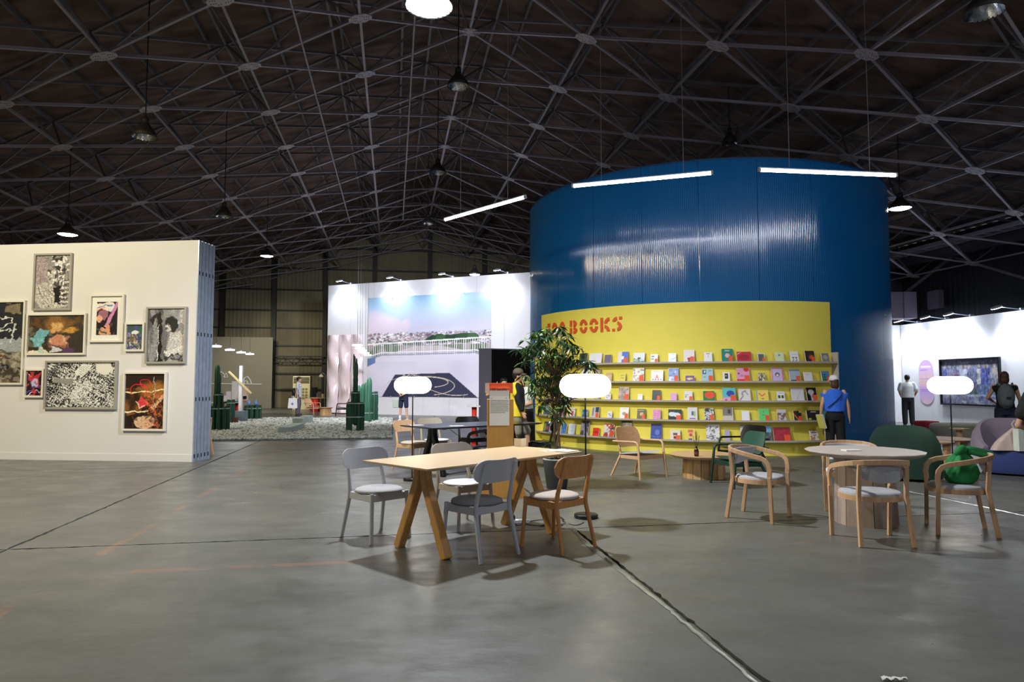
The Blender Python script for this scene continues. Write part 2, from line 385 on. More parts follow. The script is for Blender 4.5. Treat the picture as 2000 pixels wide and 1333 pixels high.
for sd in (-1, 1):
    nu = 420
    rf.grid(lambda u, v: hall(RL+sd*17.6*v, -3.5+46*u, 9.5+1.55-0.25*17.6*v+(0.035 if int(round(u*nu)) % 4 < 2 else 0)), nu, 3, False)
ceil = struct(rf.build('ceiling', M_ROOF))
pl = MB()
for sd in (-1, 1):
    for k in range(1, 12):
        la = RL+sd*17.4*k/11.5; pl.bar(hall(la, -3, rz_low(la)+1.47), hall(la, 42, rz_low(la)+1.47), 0.06, 0.11)
pl.build('purlins', M_TRUSSW, ceil, kind='stuff')
low = []; web = []; top = []
nodes = {}
for j in range(-J, J+1):
    for i in range(I0, I1+1): nodes[(i, j)] = node(i, j)
def nb(i, j, sd):           # the two neighbours one row towards sd
    k = i if j % 2 == 0 else i-1
    return [(k, j+sd), (k+1, j+sd)]
for (i, j), p in nodes.items():
    if (i+1, j) in nodes: low.append((p, nodes[(i+1, j)]))
    for q in nb(i, j, 1):
        if q in nodes: low.append((p, nodes[q]))
for j in range(-J, J+1):
    for sd in ((-1, 1) if j == 0 else ((1,) if j > 0 else (-1,))):
        for i in range(I0, I1):
            t = topnode(i, j, sd); k = nb(i, j, sd)[1]
            for q in ((i, j), (i+1, j), k):
                if q in nodes: web.append((t, nodes[q]))
            if i+1 < I1: top.append((t, topnode(i+1, j, sd)))
            if abs(j) < J:
                for q in nb(i, j, sd): top.append((t, topnode(q[0], q[1], sd)))
            if j == 0 and sd == 1: top.append((t, topnode(i, 0, -1)))
dist = lambda e: ((e[0]+e[1])/2-Vector((0, 3, 1.4))).length + (40 if ((e[0]+e[1])/2).y < 4 else 0)
low.sort(key=dist)
tb = MB(); tb.box((0.5, 0, 0), (1, 0.055, 0.008)); tb.box((0.5, 0, 0.032), (1, 0.010, 0.06)); chord_me = tb.mesh('chord_bar', M_TRUSS)
def place_bar(me, a, b, name, parent):
    o = bpy.data.objects.new(name, me); COL.objects.link(o); o.parent = parent
    x = (b-a); Ln = x.length; x.normalize(); y = Vector((0, 0, 1)).cross(x).normalized(); z = x.cross(y)
    M = Matrix((x*Ln, y, z)).transposed().to_4x4(); M.translation = a; o.matrix_local = M; return o
for a, b in low[:300]: place_bar(chord_me, a, b, 'chord_bar', ceil)
r = MB()
for a, b in low[300:]: r.bar(a, b, 0.075, 0.04)
r.build('far_chords', M_TRUSS, ceil, kind='stuff')
r = MB()
for a, b in web: r.bar(a, b, 0.038, 0.038)
r.build('web_struts', M_TRUSSW, ceil, kind='stuff')
r = MB()
for a, b in top: r.bar(a, b, 0.06, 0.06)
r.build('upper_chords', M_TRUSSW, ceil, kind='stuff')
pm = MB(); pm.prism([(0.24, 0.05, 0), (0.11, 0.16, 0), (-0.11, 0.16, 0), (-0.24, 0.05, 0), (-0.24, -0.05, 0), (-0.11, -0.16, 0), (0.11, -0.16, 0), (0.24, -0.05, 0)], (0, 0, -0.012), (0, 0, 0.004))
pm.cur = 1
for x, y in [(a*0.045+sx*0.13, b*0.045) for sx in (-1, 1) for a in (-1, 0, 1) for b in (-1, 1)]+[(0, -.1), (0, .1), (.05, -.1), (-.05, .1)]: pm.lathe((x, y, -0.018), [(0.010, 0), (0.010, 0.01)], 6)
plate_me = pm.mesh('node_plate', [mat('plate_grey', 'A29CA4', 0.45), M_DARKST])
ns = sorted(nodes.items(), key=lambda kv: kv[1].y)
for (i, j), p in ns[:296]:
    o = bpy.data.objects.new('node_plate', plate_me); COL.objects.link(o); o.parent = ceil; o.location = p-Vector((0, 0, 0.01))
    sl = math.atan(0.25)*(-1 if j > 0 else 1 if j < 0 else 0)
    o.rotation_euler = (Matrix.Rotation(YAW, 3, 'Z')@Matrix.Rotation(-sl, 3, 'Y')).to_euler()
# ------------------------------------------------------------------ hall walls
M_CLAD = mat('olive_cladding', '7A745C', 0.75, var=0.2, scale=0.8, bump=0.1); M_CLADD = mat('dark_cladding', '2A2C34', 0.8, var=0.2, scale=0.6)
M_POST = mat('dark_post', '24231F', 0.6, var=0.2)
def clad(name, fn, L, m, pitch=0.22, amp=0.03):
    w = MB(); n = int(L/pitch*2)
    vs = []; fs = []
    for k in range(n+1):
        u = L*k/n; off = amp if k % 2 else 0
        vs += [fn(u, 0, off), fn(u, 1, off)]
    for k in range(n): fs.append((2*k, 2*k+2, 2*k+3, 2*k+1))
    w.add(vs, fs); return struct(w.build(name, m))
GL = 42.25
wb = clad('wall_back', lambda u, t, o: hall(-15.9+u, GL+o, (9.5+1.55-0.25*abs(-15.9+u-RL))*t), 35.1, M_CLAD)
def gx(px): # lateral of the gable wall seen at column px
    u, dy, _ = ray(px, 750); s = u/dy; Y = GL/(LON.x*s+LON.y); return LAT.x*s*Y+LAT.y*Y
for px in (432, 533, 633, 730, 838, 945, 1045, 1145, 330, 230):
    la = gx(px); w = MB(); w.box(hall(la, GL-0.18, (11-0.25*abs(la-RL))/2), (0.26, 0.24, 11-0.25*abs(la-RL)), YAW); w.build('post', M_POST, wb)
for zz in (1.05, 2.0, 3.65, 4.7, 5.75, 7.0, 8.3, 9.6):
    wd = min(17.4, (10.9-zz)/0.25); w = MB(); a = max(-15.9, RL-wd); b_ = min(19.1, RL+wd); w.bar(hall(a, GL-0.07, zz), hall(b_, GL-0.07, zz), 0.12, 0.09); w.build('girt', M_POST, wb)
w = MB(); a, b_ = gx(533), gx(633)
for zz in (2.65, 3.0): w.bar(hall(a, GL-0.5, zz), hall(b_, GL-0.5, zz), 0.07, 0.07)
for k in range(8):
    x0 = a+(b_-a)*k/8; x1 = a+(b_-a)*(k+1)/8; w.bar(hall(x0, GL-0.5, 2.65 if k % 2 else 3.0), hall(x1, GL-0.5, 3.0 if k % 2 else 2.65), 0.04, 0.04)
w.build('lattice_beam', M_POST, wb)
wr = clad('wall_right', lambda u, t, o: hall(19.2-o, -3.5+u, 6.65*t), 46, M_CLADD)
wl = clad('wall_left', lambda u, t, o: hall(-15.9+o, -3.5+u, 6.65*t), 46, M_CLAD)
for k in range(8):
    for la, par, m in ((18.75, wr, mat('pale_column', '4A4650', 0.6)), (-15.5, wl, M_POST)):
        w = MB(); w.box(hall(la, -1+6*k, 2.9), (0.5, 0.35, 5.8), YAW); w.build('post', m, par)
for k in range(7):
    w = MB(); w.bar(hall(18.6, -1+6*k, 4.4), hall(18.6, 2+6*k, 5.7), 0.08, 0.08); w.bar(hall(18.6, 5+6*k, 4.4), hall(18.6, 2+6*k, 5.7), 0.08, 0.08); w.build('brace', M_TRUSSW, wr)
w = MB(); w.bar(hall(18.5, -3, 5.85), hall(18.5, 42, 5.85), 0.22, 0.3); w.build('eaves_beam', mat('pale_column', '4A4650', 0.6), wr)
# pale duct boxes high on the right wall
for (x0, x1, y0, y1, Y, lab) in ((1741, 1790, 570, 622, 23, 'pale mauve duct box high beside the blue pavilion edge'), (1832, 1843, 566, 602, 23.6, 'narrow pale duct box high behind the gallery wall')):
    a = D(x0, y1, Y); b_ = D(x1, y0, Y); d = thing('duct_box', lab, 'duct', ((a.x+b_.x)/2, Y, a.z))
    w = MB(); w.box((0, 0.3, (b_.z-a.z)/2), (b_.x-a.x, 0.6, b_.z-a.z)); w.build('casing', mat('duct', '6E6478', 0.6), d, bevel=0.01)
    w = MB(); w.box((0, -0.01, (b_.z-a.z)*0.5), (0.02, 0.02, b_.z-a.z)); w.build('seam', M_TRUSSW, d)
# cable tray
t = thing('cable_tray', 'long grey ladder cable tray under the roof at upper right', 'cable tray', hall(17, 20, 5.75))
for s_ in (-0.22, 0.22):
    w = MB(); w.bar(hall(17+s_, 6, 5.8)-t.location, hall(17+s_, 41, 5.8)-t.location, 0.03, 0.12); w.build('rail', M_TRUSS, t)
rg = MB(); rg.box((0, 0, 0), (0.44, 0.05, 0.025), YAW); rme = rg.mesh('rung', M_TRUSS)
for k in range(88):
    o = bpy.data.objects.new('rung', rme); COL.objects.link(o); o.parent = t; o.location = hall(17, 6.2+0.4*k, 5.78)-t.location
for z_, la in ((8.4, -1.93), (8.6, 0.34)):
    w = MB(); w.tube([hall(la, 4, z_), hall(la, 16, z_), hall(la, 30, z_)], 0.025, 8)
    tag(w.build('conduit_pipe', M_TRUSS), 'thin grey conduit below the roof trusses, ' + ('left one' if la < 0 else 'right one, passing left of the blazing lamp'), 'conduit')

# ------------------------------------------------------------------ exhibition walls
WL = WallPlane(G(0, 898), G(377, 903)); H_L = 4.02
Lw = WL.L; M_CREAM = mat('cream_wall', 'D6D5D6', 0.75, var=0.012, scale=2)
t = thing('partition_wall', 'cream white picture wall at left with grey steel stud ends', 'wall', WL.pt(0, 0))
inv = -Vector(t.location)
w = MB(); w.prism([WL.pt(-3, 0)+inv, WL.pt(Lw-0.02, 0)+inv, WL.pt(Lw-0.02, H_L)+inv, WL.pt(-3, H_L)+inv], (0, 0, 0), -WL.n*0.03); w.build('board', M_CREAM, t)
w = MB(); w.prism([WL.pt(-3, 0)+inv, WL.pt(Lw-0.02, 0)+inv, WL.pt(Lw-0.02, 0.13)+inv, WL.pt(-3, 0.13)+inv], (0, 0, 0), WL.n*0.012); w.build('skirting', M_CREAM, t, bevel=0.002)
w = MB(); w.prism([WL.pt(-3, 0)+inv-WL.n*0.53, WL.pt(Lw-0.15, 0)+inv-WL.n*0.53, WL.pt(Lw-0.15, H_L-.02)+inv-WL.n*0.53, WL.pt(-3, H_L-.02)+inv-WL.n*0.53], (0, 0, 0), WL.n*0.48); w.build('core', M_CREAM, t)
for k in range(5):
    w = MB(); off = -0.045-0.112*k; c = WL.pt(Lw-0.05, H_L/2, off)+inv
    for q in (-0.038, 0.038): w.box(c+Vector((WL.n.x, WL.n.y, 0))*q, (0.10, 0.012, H_L), WL.ang())
    w.box(c+Vector((WL.t.x, WL.t.y, 0))*0.036, (0.012, 0.066, H_L), WL.ang())
    st = w.build('steel_stud', M_STEEL, t)
    s2 = MB()
    for zz in (0.10, 1.12, 2.3, 3.42): s2.box(c+Vector((WL.t.x, WL.t.y, 0))*0.0425+Vector((0, 0, zz-H_L/2)), (0.006, 0.03, 0.07), WL.ang())
    s2.build('slot', M_BLK, st)

WM = WallPlane(G(637, 808), G(1033, 816)); H_M = 6.07
t = thing('mural_wall', 'tall bright white partition wall carrying the rooftop mural', 'wall', WM.pt(0, 0)); inv = -Vector(t.location)
Lm = WM.L+1.5; npan = 9
for k in range(npan):
    a, b_ = Lm*k/npan+0.004, Lm*(k+1)/npan-0.004
    w = MB(); w.prism([WM.pt(a, 0)+inv, WM.pt(b_, 0)+inv, WM.pt(b_, H_M)+inv, WM.pt(a, H_M)+inv], (0, 0, 0), -WM.n*0.10); w.build('panel', M_WHITE, t, bevel=0.002)
# rooftop mural print
(u0, z1), (u1, _), (_, z0) = WM.hit(720, 583), WM.hit(960, 572), WM.hit(840, 776)
cv = Canvas(300, 240, 'C9D3EE'); cv.grad('9CC6EA', 'D9D4EA', 0, 0.36); cv.noise('FFFFFF', (5, 4), 0.5, 0.8, 3, 0.5, (0, 0, 1, .36))
for cx, cy, r in ((.05, .27, .09), (.13, .30, .08), (.2, .33, .08), (.03, .33, .08), (.31, .31, .035), (.33, .28, .03)): cv.circ(cx, cy, r, 'E4D6E6', k=0.8, soft=0.5)
cv.rect(0, .37, 1, .52, 'B4A8B4'); rs = random.Random(4)
for k in range(900):
    x = rs.random(); y = .36+rs.random()*.13; s_ = .004+.018*rs.random()
    cv.rect(x, y, x+s_, y+s_*.8, rs.choice(['F4F2F8', 'D8CCD4', '8E7C88', 'E8DCE0', '6A6478', 'C09C98', 'FFFFFF', '5E6E80']), .9)
for k in range(26): cv.circ(.5+.5*rs.random(), .41+.045*rs.random(), .02+.04*rs.random(), rs.choice(['33563E', '2A4A35', '456B48']), ry=.03)
for k in range(8): cv.circ(.1+.35*rs.random(), .46+.03*rs.random(), .03, '5B6F60', ry=.02)
cv.rect(0, .49, 1, .60, 'A8A2A0'); cv.noise('5A7050', (10, 16), .5, .62, 8, .9, (0, .49, 1, .6)); cv.poly([(.1, .6), (.4, .5), (.6, .5), (1, .6)], 'D8CCD2', .8)
cv.poly([(0, .66), (.12, .595), (.88, .585), (1, .64), (1, 1), (0, 1)], 'E6E2F4'); cv.noise('D6D4EC', (6, 8), .5, .9, 5, .5, (0, .65, 1, 1))
for k in range(58): x = k/57; cv.line([(x, .47-.04*x), (x, .595)], .006, 'F2F2FA')
cv.line([(0, .475), (1, .43)], .014, 'FFFFFF'); cv.line([(0, .60), (.12, .56), (.88, .55), (1, .59)], .012, 'F4F4FC'); cv.line([(0, .63), (.12, .585), (.88, .575), (1, .62)], .008, '8FA0C8')
cv.poly([(0, .62), (.07, .60), (.07, .66), (0, .70)], '6F87BC')
cv.poly([(.24, .78), (.68, .765), (.90, 1.0), (.13, 1.0)], '3B3D58'); 
m_ = cv.Y < .765; el = [(.5+.22*math.cos(a), .89+.09*math.sin(a)) for a in np.linspace(-2.6, 1.3, 30)]
cv.line(el, .007, 'D8CDB8'); cv.line([(.5+.17*math.cos(a), .855+.05*math.sin(a)) for a in np.linspace(-3.0, 1.2, 26)], .006, 'E8DCC0')
cv.line([(.36, .77), (.34, .80), (.43, .82), (.48, .805), (.40, .79), (.38, .775)], .006, 'E8DCC0'); cv.line([(.30+.55*t_, .775+.16*math.sin(t_*2.2)+.06*t_) for t_ in np.linspace(0, .95, 24)], .006, 'D8CDB8')
cv.line([(.15, .90), (.2, .84), (.3, .80), (.45, .77)], .004, 'C8C0C0')
sg = lambda u, v: WM.pt(u0+(u1-u0)*u, z0+(z1-z0)*v, 0.03+0.012*math.sin(u*9+v*3)+0.01*math.sin(v*14-u*5))+inv
mu = thing('mural_banner', 'huge printed banner of a rooftop terrace over a city under blue sky', 'banner', WM.pt((u0+u1)/2, 0)); ml = Vector(mu.location)
o = bpy.data.objects.new('print', print_mesh('print', cv, lambda u, v: sg(u, v)-inv-ml)); COL.objects.link(o); o.parent = mu
for k in range(6):
    for vv in (0.004, 0.996):
        w = MB(); p = WM.pt(u0+(u1-u0)*(k+.05)/5.1, z0+(z1-z0)*vv, 0.05)-ml; w.lathe(p, [(0.02, -0.02), (0.02, 0.02)], 8); w.build('eyelet', M_STEEL, mu)

WR = WallPlane(G(1765, 825), G(2000, 844)); H_R = 3.55
t = thing('gallery_wall', 'bright white gallery wall at right, receding behind the lounge seats', 'wall', WR.pt(0, 0)); inv = -Vector(t.location)
for k in range(7):
    a, b_ = k*1.4+0.003, (k+1)*1.4-0.003
    w = MB(); w.prism([WR.pt(a, 0)+inv, WR.pt(b_, 0)+inv, WR.pt(b_, H_R)+inv, WR.pt(a, H_R)+inv], (0, 0, 0), -WR.n*0.10); w.build('panel', M_WHITE, t, bevel=0.001)
c0 = WR.pt(0, 0); WRB = WallPlane((c0.x-4.5, c0.y+0.25), (c0.x, c0.y))
t = thing('gallery_end_wall', 'short white end wall just right of the blue pavilion', 'wall', WRB.pt(0, 0)); inv = -Vector(t.location)
for k in range(3):
    a, b_ = k*1.5+.003, (k+1)*1.5-.003
    w = MB(); w.prism([WRB.pt(a, 0)+inv, WRB.pt(b_, 0)+inv, WRB.pt(b_, H_R)+inv, WRB.pt(a, H_R)+inv], (0, 0, 0), -WRB.n*0.10); w.build('panel', M_WHITE, t, bevel=0.001)

# grey wall far left with a line drawing
b0 = G(530, 798); dirr = Vector((LAT.x, LAT.y, 0)); WG = WallPlane(b0-dirr*7, b0)
t = thing('grey_partition', 'olive grey partition with white line drawing far behind the cacti', 'wall', WG.pt(0, 0)); inv = -Vector(t.location)
M_OLV = mat('olive_grey', '8C8878', 0.8, var=0.02)
w = MB(); w.prism([WG.pt(0, 0)+inv, WG.pt(7, 0)+inv, WG.pt(7, 4.05)+inv, WG.pt(0, 4.05)+inv], (0, 0, 0), -WG.n*0.12); w.build('board', M_OLV, t)
def wline(pts, name='drawn_line', r=0.028):
    P = []
    for px, py in pts: u, z = WG.hit(px, py); P.append(WG.pt(u, z, 0.02)+inv)
    w = MB(); w.tube(P, r, 6); w.build(name, M_WHITE, t)
wline([(398, 750), (430, 750), (470, 750.5), (511, 751)])
wline([(424, 728), (429, 726), (434, 728), (438, 732)]); wline([(437, 737), (442, 729), (445, 737), (437, 737)])
wline([(408, 718), (411, 724), (411, 738), (408, 745)]); wline([(474, 750), (478, 738), (484, 736), (489, 743), (491, 750)]); wline([(476, 750), (479, 744), (483, 745), (484, 750)])

# washers: disc floods on arms over the white walls
M_LED = emis('led_flood', 'EAF2FF', 60)
def washer(wp, px, H, label, e, group, out=0.55, du=-0.25):
    u, _ = wp.hit(px, 600); p = wp.pt(u-du*0.5, H+0.04, -0.05); q = wp.pt(u+du*0.5, H+0.10, out)
    t = thing('arm_floodlight', label, 'spotlight', p, 0, group); l = Vector(t.location)
    w = MB(); w.bar(p-l+Vector((0, 0, -0.02)), q-l+Vector((0, 0, 0.03)), 0.035, 0.02); w.build('arm', M_STEEL, t)
    w = MB(); w.box(p-l+Vector((0, 0, 0.0)), (0.06, 0.14, 0.06), wp.ang()); w.build('clamp', M_STEEL, t)
    d = (-wp.n*0.35+Vector((0, 0, -1))).normalized(); R = d.to_track_quat('-Z', 'Y').to_matrix()
    w = MB(); w.lathe((0, 0, 0), [(0.05, 0.05), (0.15, 0.03), (0.16, -0.01)], 20); w.v = [tuple(R@Vector(v)+(q-l)) for v in w.v]; w.build('housing', M_GREYP, t)
    w = MB(); w.lathe((0, 0, 0), [(0.145, -0.02), (0.145, -0.012)], 20); w.v = [tuple(R@Vector(v)+(q-l)) for v in w.v]; w.build('diffuser', M_LED, t)
    spot(q+d*0.05, wp.pt(u, H-2.6, 0.0), e, (0.86, 0.92, 1.0), 125, 0.8, 0.12)
for px, n in ((680, 'first from the left'), (778, 'second from the left'), (879, 'third from the left'), (986, 'rightmost, nearest the blue pavilion')):
    washer(WM, px, H_M, 'arm floodlight on top of the mural wall, '+n, 260, 'floodlights over the mural wall')
for px, n in ((1786, 'nearest the wall corner'), (1840, 'second from the wall corner'), (1888, 'above the big painting'), (1986, 'rightmost, at the photo edge')):
    washer(WR, px, H_R, 'arm floodlight on the gallery wall, '+n, 240, 'floodlights over the gallery wall')
washer(WR, 2090, H_R, 'arm floodlight on the gallery wall beyond the photo edge', 240, 'floodlights over the gallery wall')

# ------------------------------------------------------------------ blue pavilion
CC = Vector((4.9, 17.84, 0)); CR = 4.42
def cyl_hit(px, r, py=750):
    u, dy, dz = ray(px, py); s = u/dy                     # x = s*Y
    a = 1+s*s; b_ = -2*(s*CC.x+CC.y); c = CC.x**2+CC.y**2-r*r; disc = b_*b_-4*a*c
    Y = (-b_-math.sqrt(max(0, disc)))/(2*a); return math.atan2(Y-CC.y, s*Y-CC.x), Y, HC+dz/dy*Y
def cpt(th, r, z): return Vector((CC.x+r*math.cos(th), CC.y+r*math.sin(th), z))
pm_ = mat('blue_polycarbonate', '0F62A0', 0.13, var=0.0, coat=0.4, spec=0.6)
pv = thing('round_pavilion', 'tall round pavilion clad in ribbed glossy blue sheets', 'pavilion', CC)
NP = 24; HP = 5.93
for k in range(NP):
    a0 = 2*PI*k/NP+0.0007; a1 = 2*PI*(k+1)/NP-0.0007; nr = 29*6
    w = MB(); w.slab(lambda u, v, s_: cpt(a0+(a1-a0)*u, CR-(0.02 if s_ else 0)+(0 if s_ else 0.005*abs(math.sin(PI*u*29))**0.7), HP*v)-CC, nr, 1); w.build('ribbed_panel', pm_, pv)
w = MB(); w.slab(lambda u, v, s_: cpt(2*PI*u, CR-0.03+(0.035 if s_ else 0), HP-0.03+0.04*v)-CC, 160, 1); w.build('top_rim', mat('dark_blue_rim', '0B2C52', 0.5), pv)
w = MB(); w.slab(lambda u, v, s_: cpt(2*PI*u, (CR-0.1)*v+0.01, HP-0.35+(0.02 if s_ else 0))-CC, 64, 1); w.build('roof_deck', mat('dark_blue_rim', '0B2C52', 0.5), pv)

M_YEL = mat('yellow_board', 'F2E25C', 0.6, var=0.02, scale=3, bump=0.03); M_SHELF = mat('shelf_grey', 'B5ACA4', 0.5)
RW = CR+0.07; RS = RW+0.16
tL, tR = cyl_hit(1058, RW)[0], cyl_hit(1625, RW)[0]
SHZ = (1.82, 1.44, 1.06, 0.68, 0.29)
bw = thing('display_wall', 'curved yellow display wall with grey book ledges on the blue pavilion', 'display wall', CC)
npn = 1
for k in range(npn):
    a0, a1 = tL+(tR-tL)*k/npn, tL+(tR-tL)*(k+1)/npn
    w = MB(); w.slab(lambda u, v, s_: cpt(a0+(a1-a0)*u, RW-(0.05 if s_ else 0), 3.03*v)-CC, 84, 1); w.build('board', M_YEL, bw)
for zz in SHZ:
    w = MB(); w.slab(lambda u, v, s_: cpt(tL+(tR-tL)*u, RW+0.002+(RS-RW)*v, zz-0.018*s_)-CC, 90, 1, False); sh = w.build('ledge', M_SHELF, bw)
    w = MB(); w.slab(lambda u, v, s_: cpt(tL+(tR-tL)*u, RS+0.006-(0.006 if s_ else 0), zz-0.02+0.035*v)-CC, 90, 1, False); w.build('lip', M_SHELF, sh)
for th in (tL, tR):
    w = MB(); e = 0.018/RW
    w.slab(lambda u, v, s_: cpt(th+(e if s_ else 0), RW+(RS-RW+0.01)*u, 2.02*v)-CC, 1, 1, False); w.build('side_board', M_SHELF if th == tR else M_YEL, bw)
# ------------------------------------------------------------------ stencil lettering on the display wall
M_LET = mat('orange_red_letters', 'E4562A', 0.55)
def letter(x0, x1, zt, zb, glyph, nm):
    r = RW+0.012; a0 = cyl_hit(x0, r)[0]; a1 = cyl_hit(x1, r)[0]
    def P(x, y): return cpt(a0+(a1-a0)*x, r, zb+(zt-zb)*y)-CC
    w = MB()
    def arc(cx, cy, rx, ry, wd, d0, d1):
        n = 12; pts = [P(cx+rx*math.cos(math.radians(d0+(d1-d0)*k/n)), cy+ry*math.sin(math.radians(d0+(d1-d0)*k/n))) for k in range(n+1)]
        inn = [P(cx+(rx-wd)*math.cos(math.radians(d0+(d1-d0)*k/n)), cy+(ry-wd*.75)*math.sin(math.radians(d0+(d1-d0)*k/n))) for k in range(n+1)]
        for k in range(n):
            q = [pts[k], pts[k+1], inn[k+1], inn[k]]; nn = (q[0]).copy(); nn.z = 0; nn.normalize(); w.prism(q, (0, 0, 0), nn*0.012)
    def rect(ax, ay, bx, by):
        q = [P(ax, ay), P(bx, ay), P(bx, by), P(ax, by)]; nn = q[0].copy(); nn.z = 0; nn.normalize(); w.prism(q, (0, 0, 0), nn*0.012)
    if glyph == '1': rect(.55, 0, 1, .62); rect(.1, .72, 1, 1)
    if glyph == 'O': arc(.5, .5, .5, .5, .30, 12, 168); arc(.5, .5, .5, .5, .30, 192, 348)
    if glyph == 'B': rect(0, 0, .28, .45); rect(0, .55, .28, 1); arc(.45, .75, .5, .25, .28, -80, 85); arc(.45, .25, .55, .25, .28, -85, 80)
    if glyph == 'K': rect(0, 0, .26, 1); arc(1, .54, .60, .46, .30, 95, 172); arc(.42, 0, .58, .48, .30, 5, 85)
    if glyph == 'S': arc(.52, .66, .5, .34, .30, 95, 175); rect(.72, .80, 1, 1); arc(.48, .34, .5, .34, .30, -85, 80); rect(0, 0, .26, .18)
    w.build(nm, M_LET, bw)
for x0, x1, g in ((1070, 1075, '1'), (1079, 1089, 'O'), (1094, 1104, 'O'), (1114, 1128, 'B'), (1133, 1148, 'O'), (1152.5, 1169, 'O'), (1174, 1192, 'K'), (1197, 1216, 'S')):
    letter(x0, x1, 2.80, 2.50, g, 'letter')

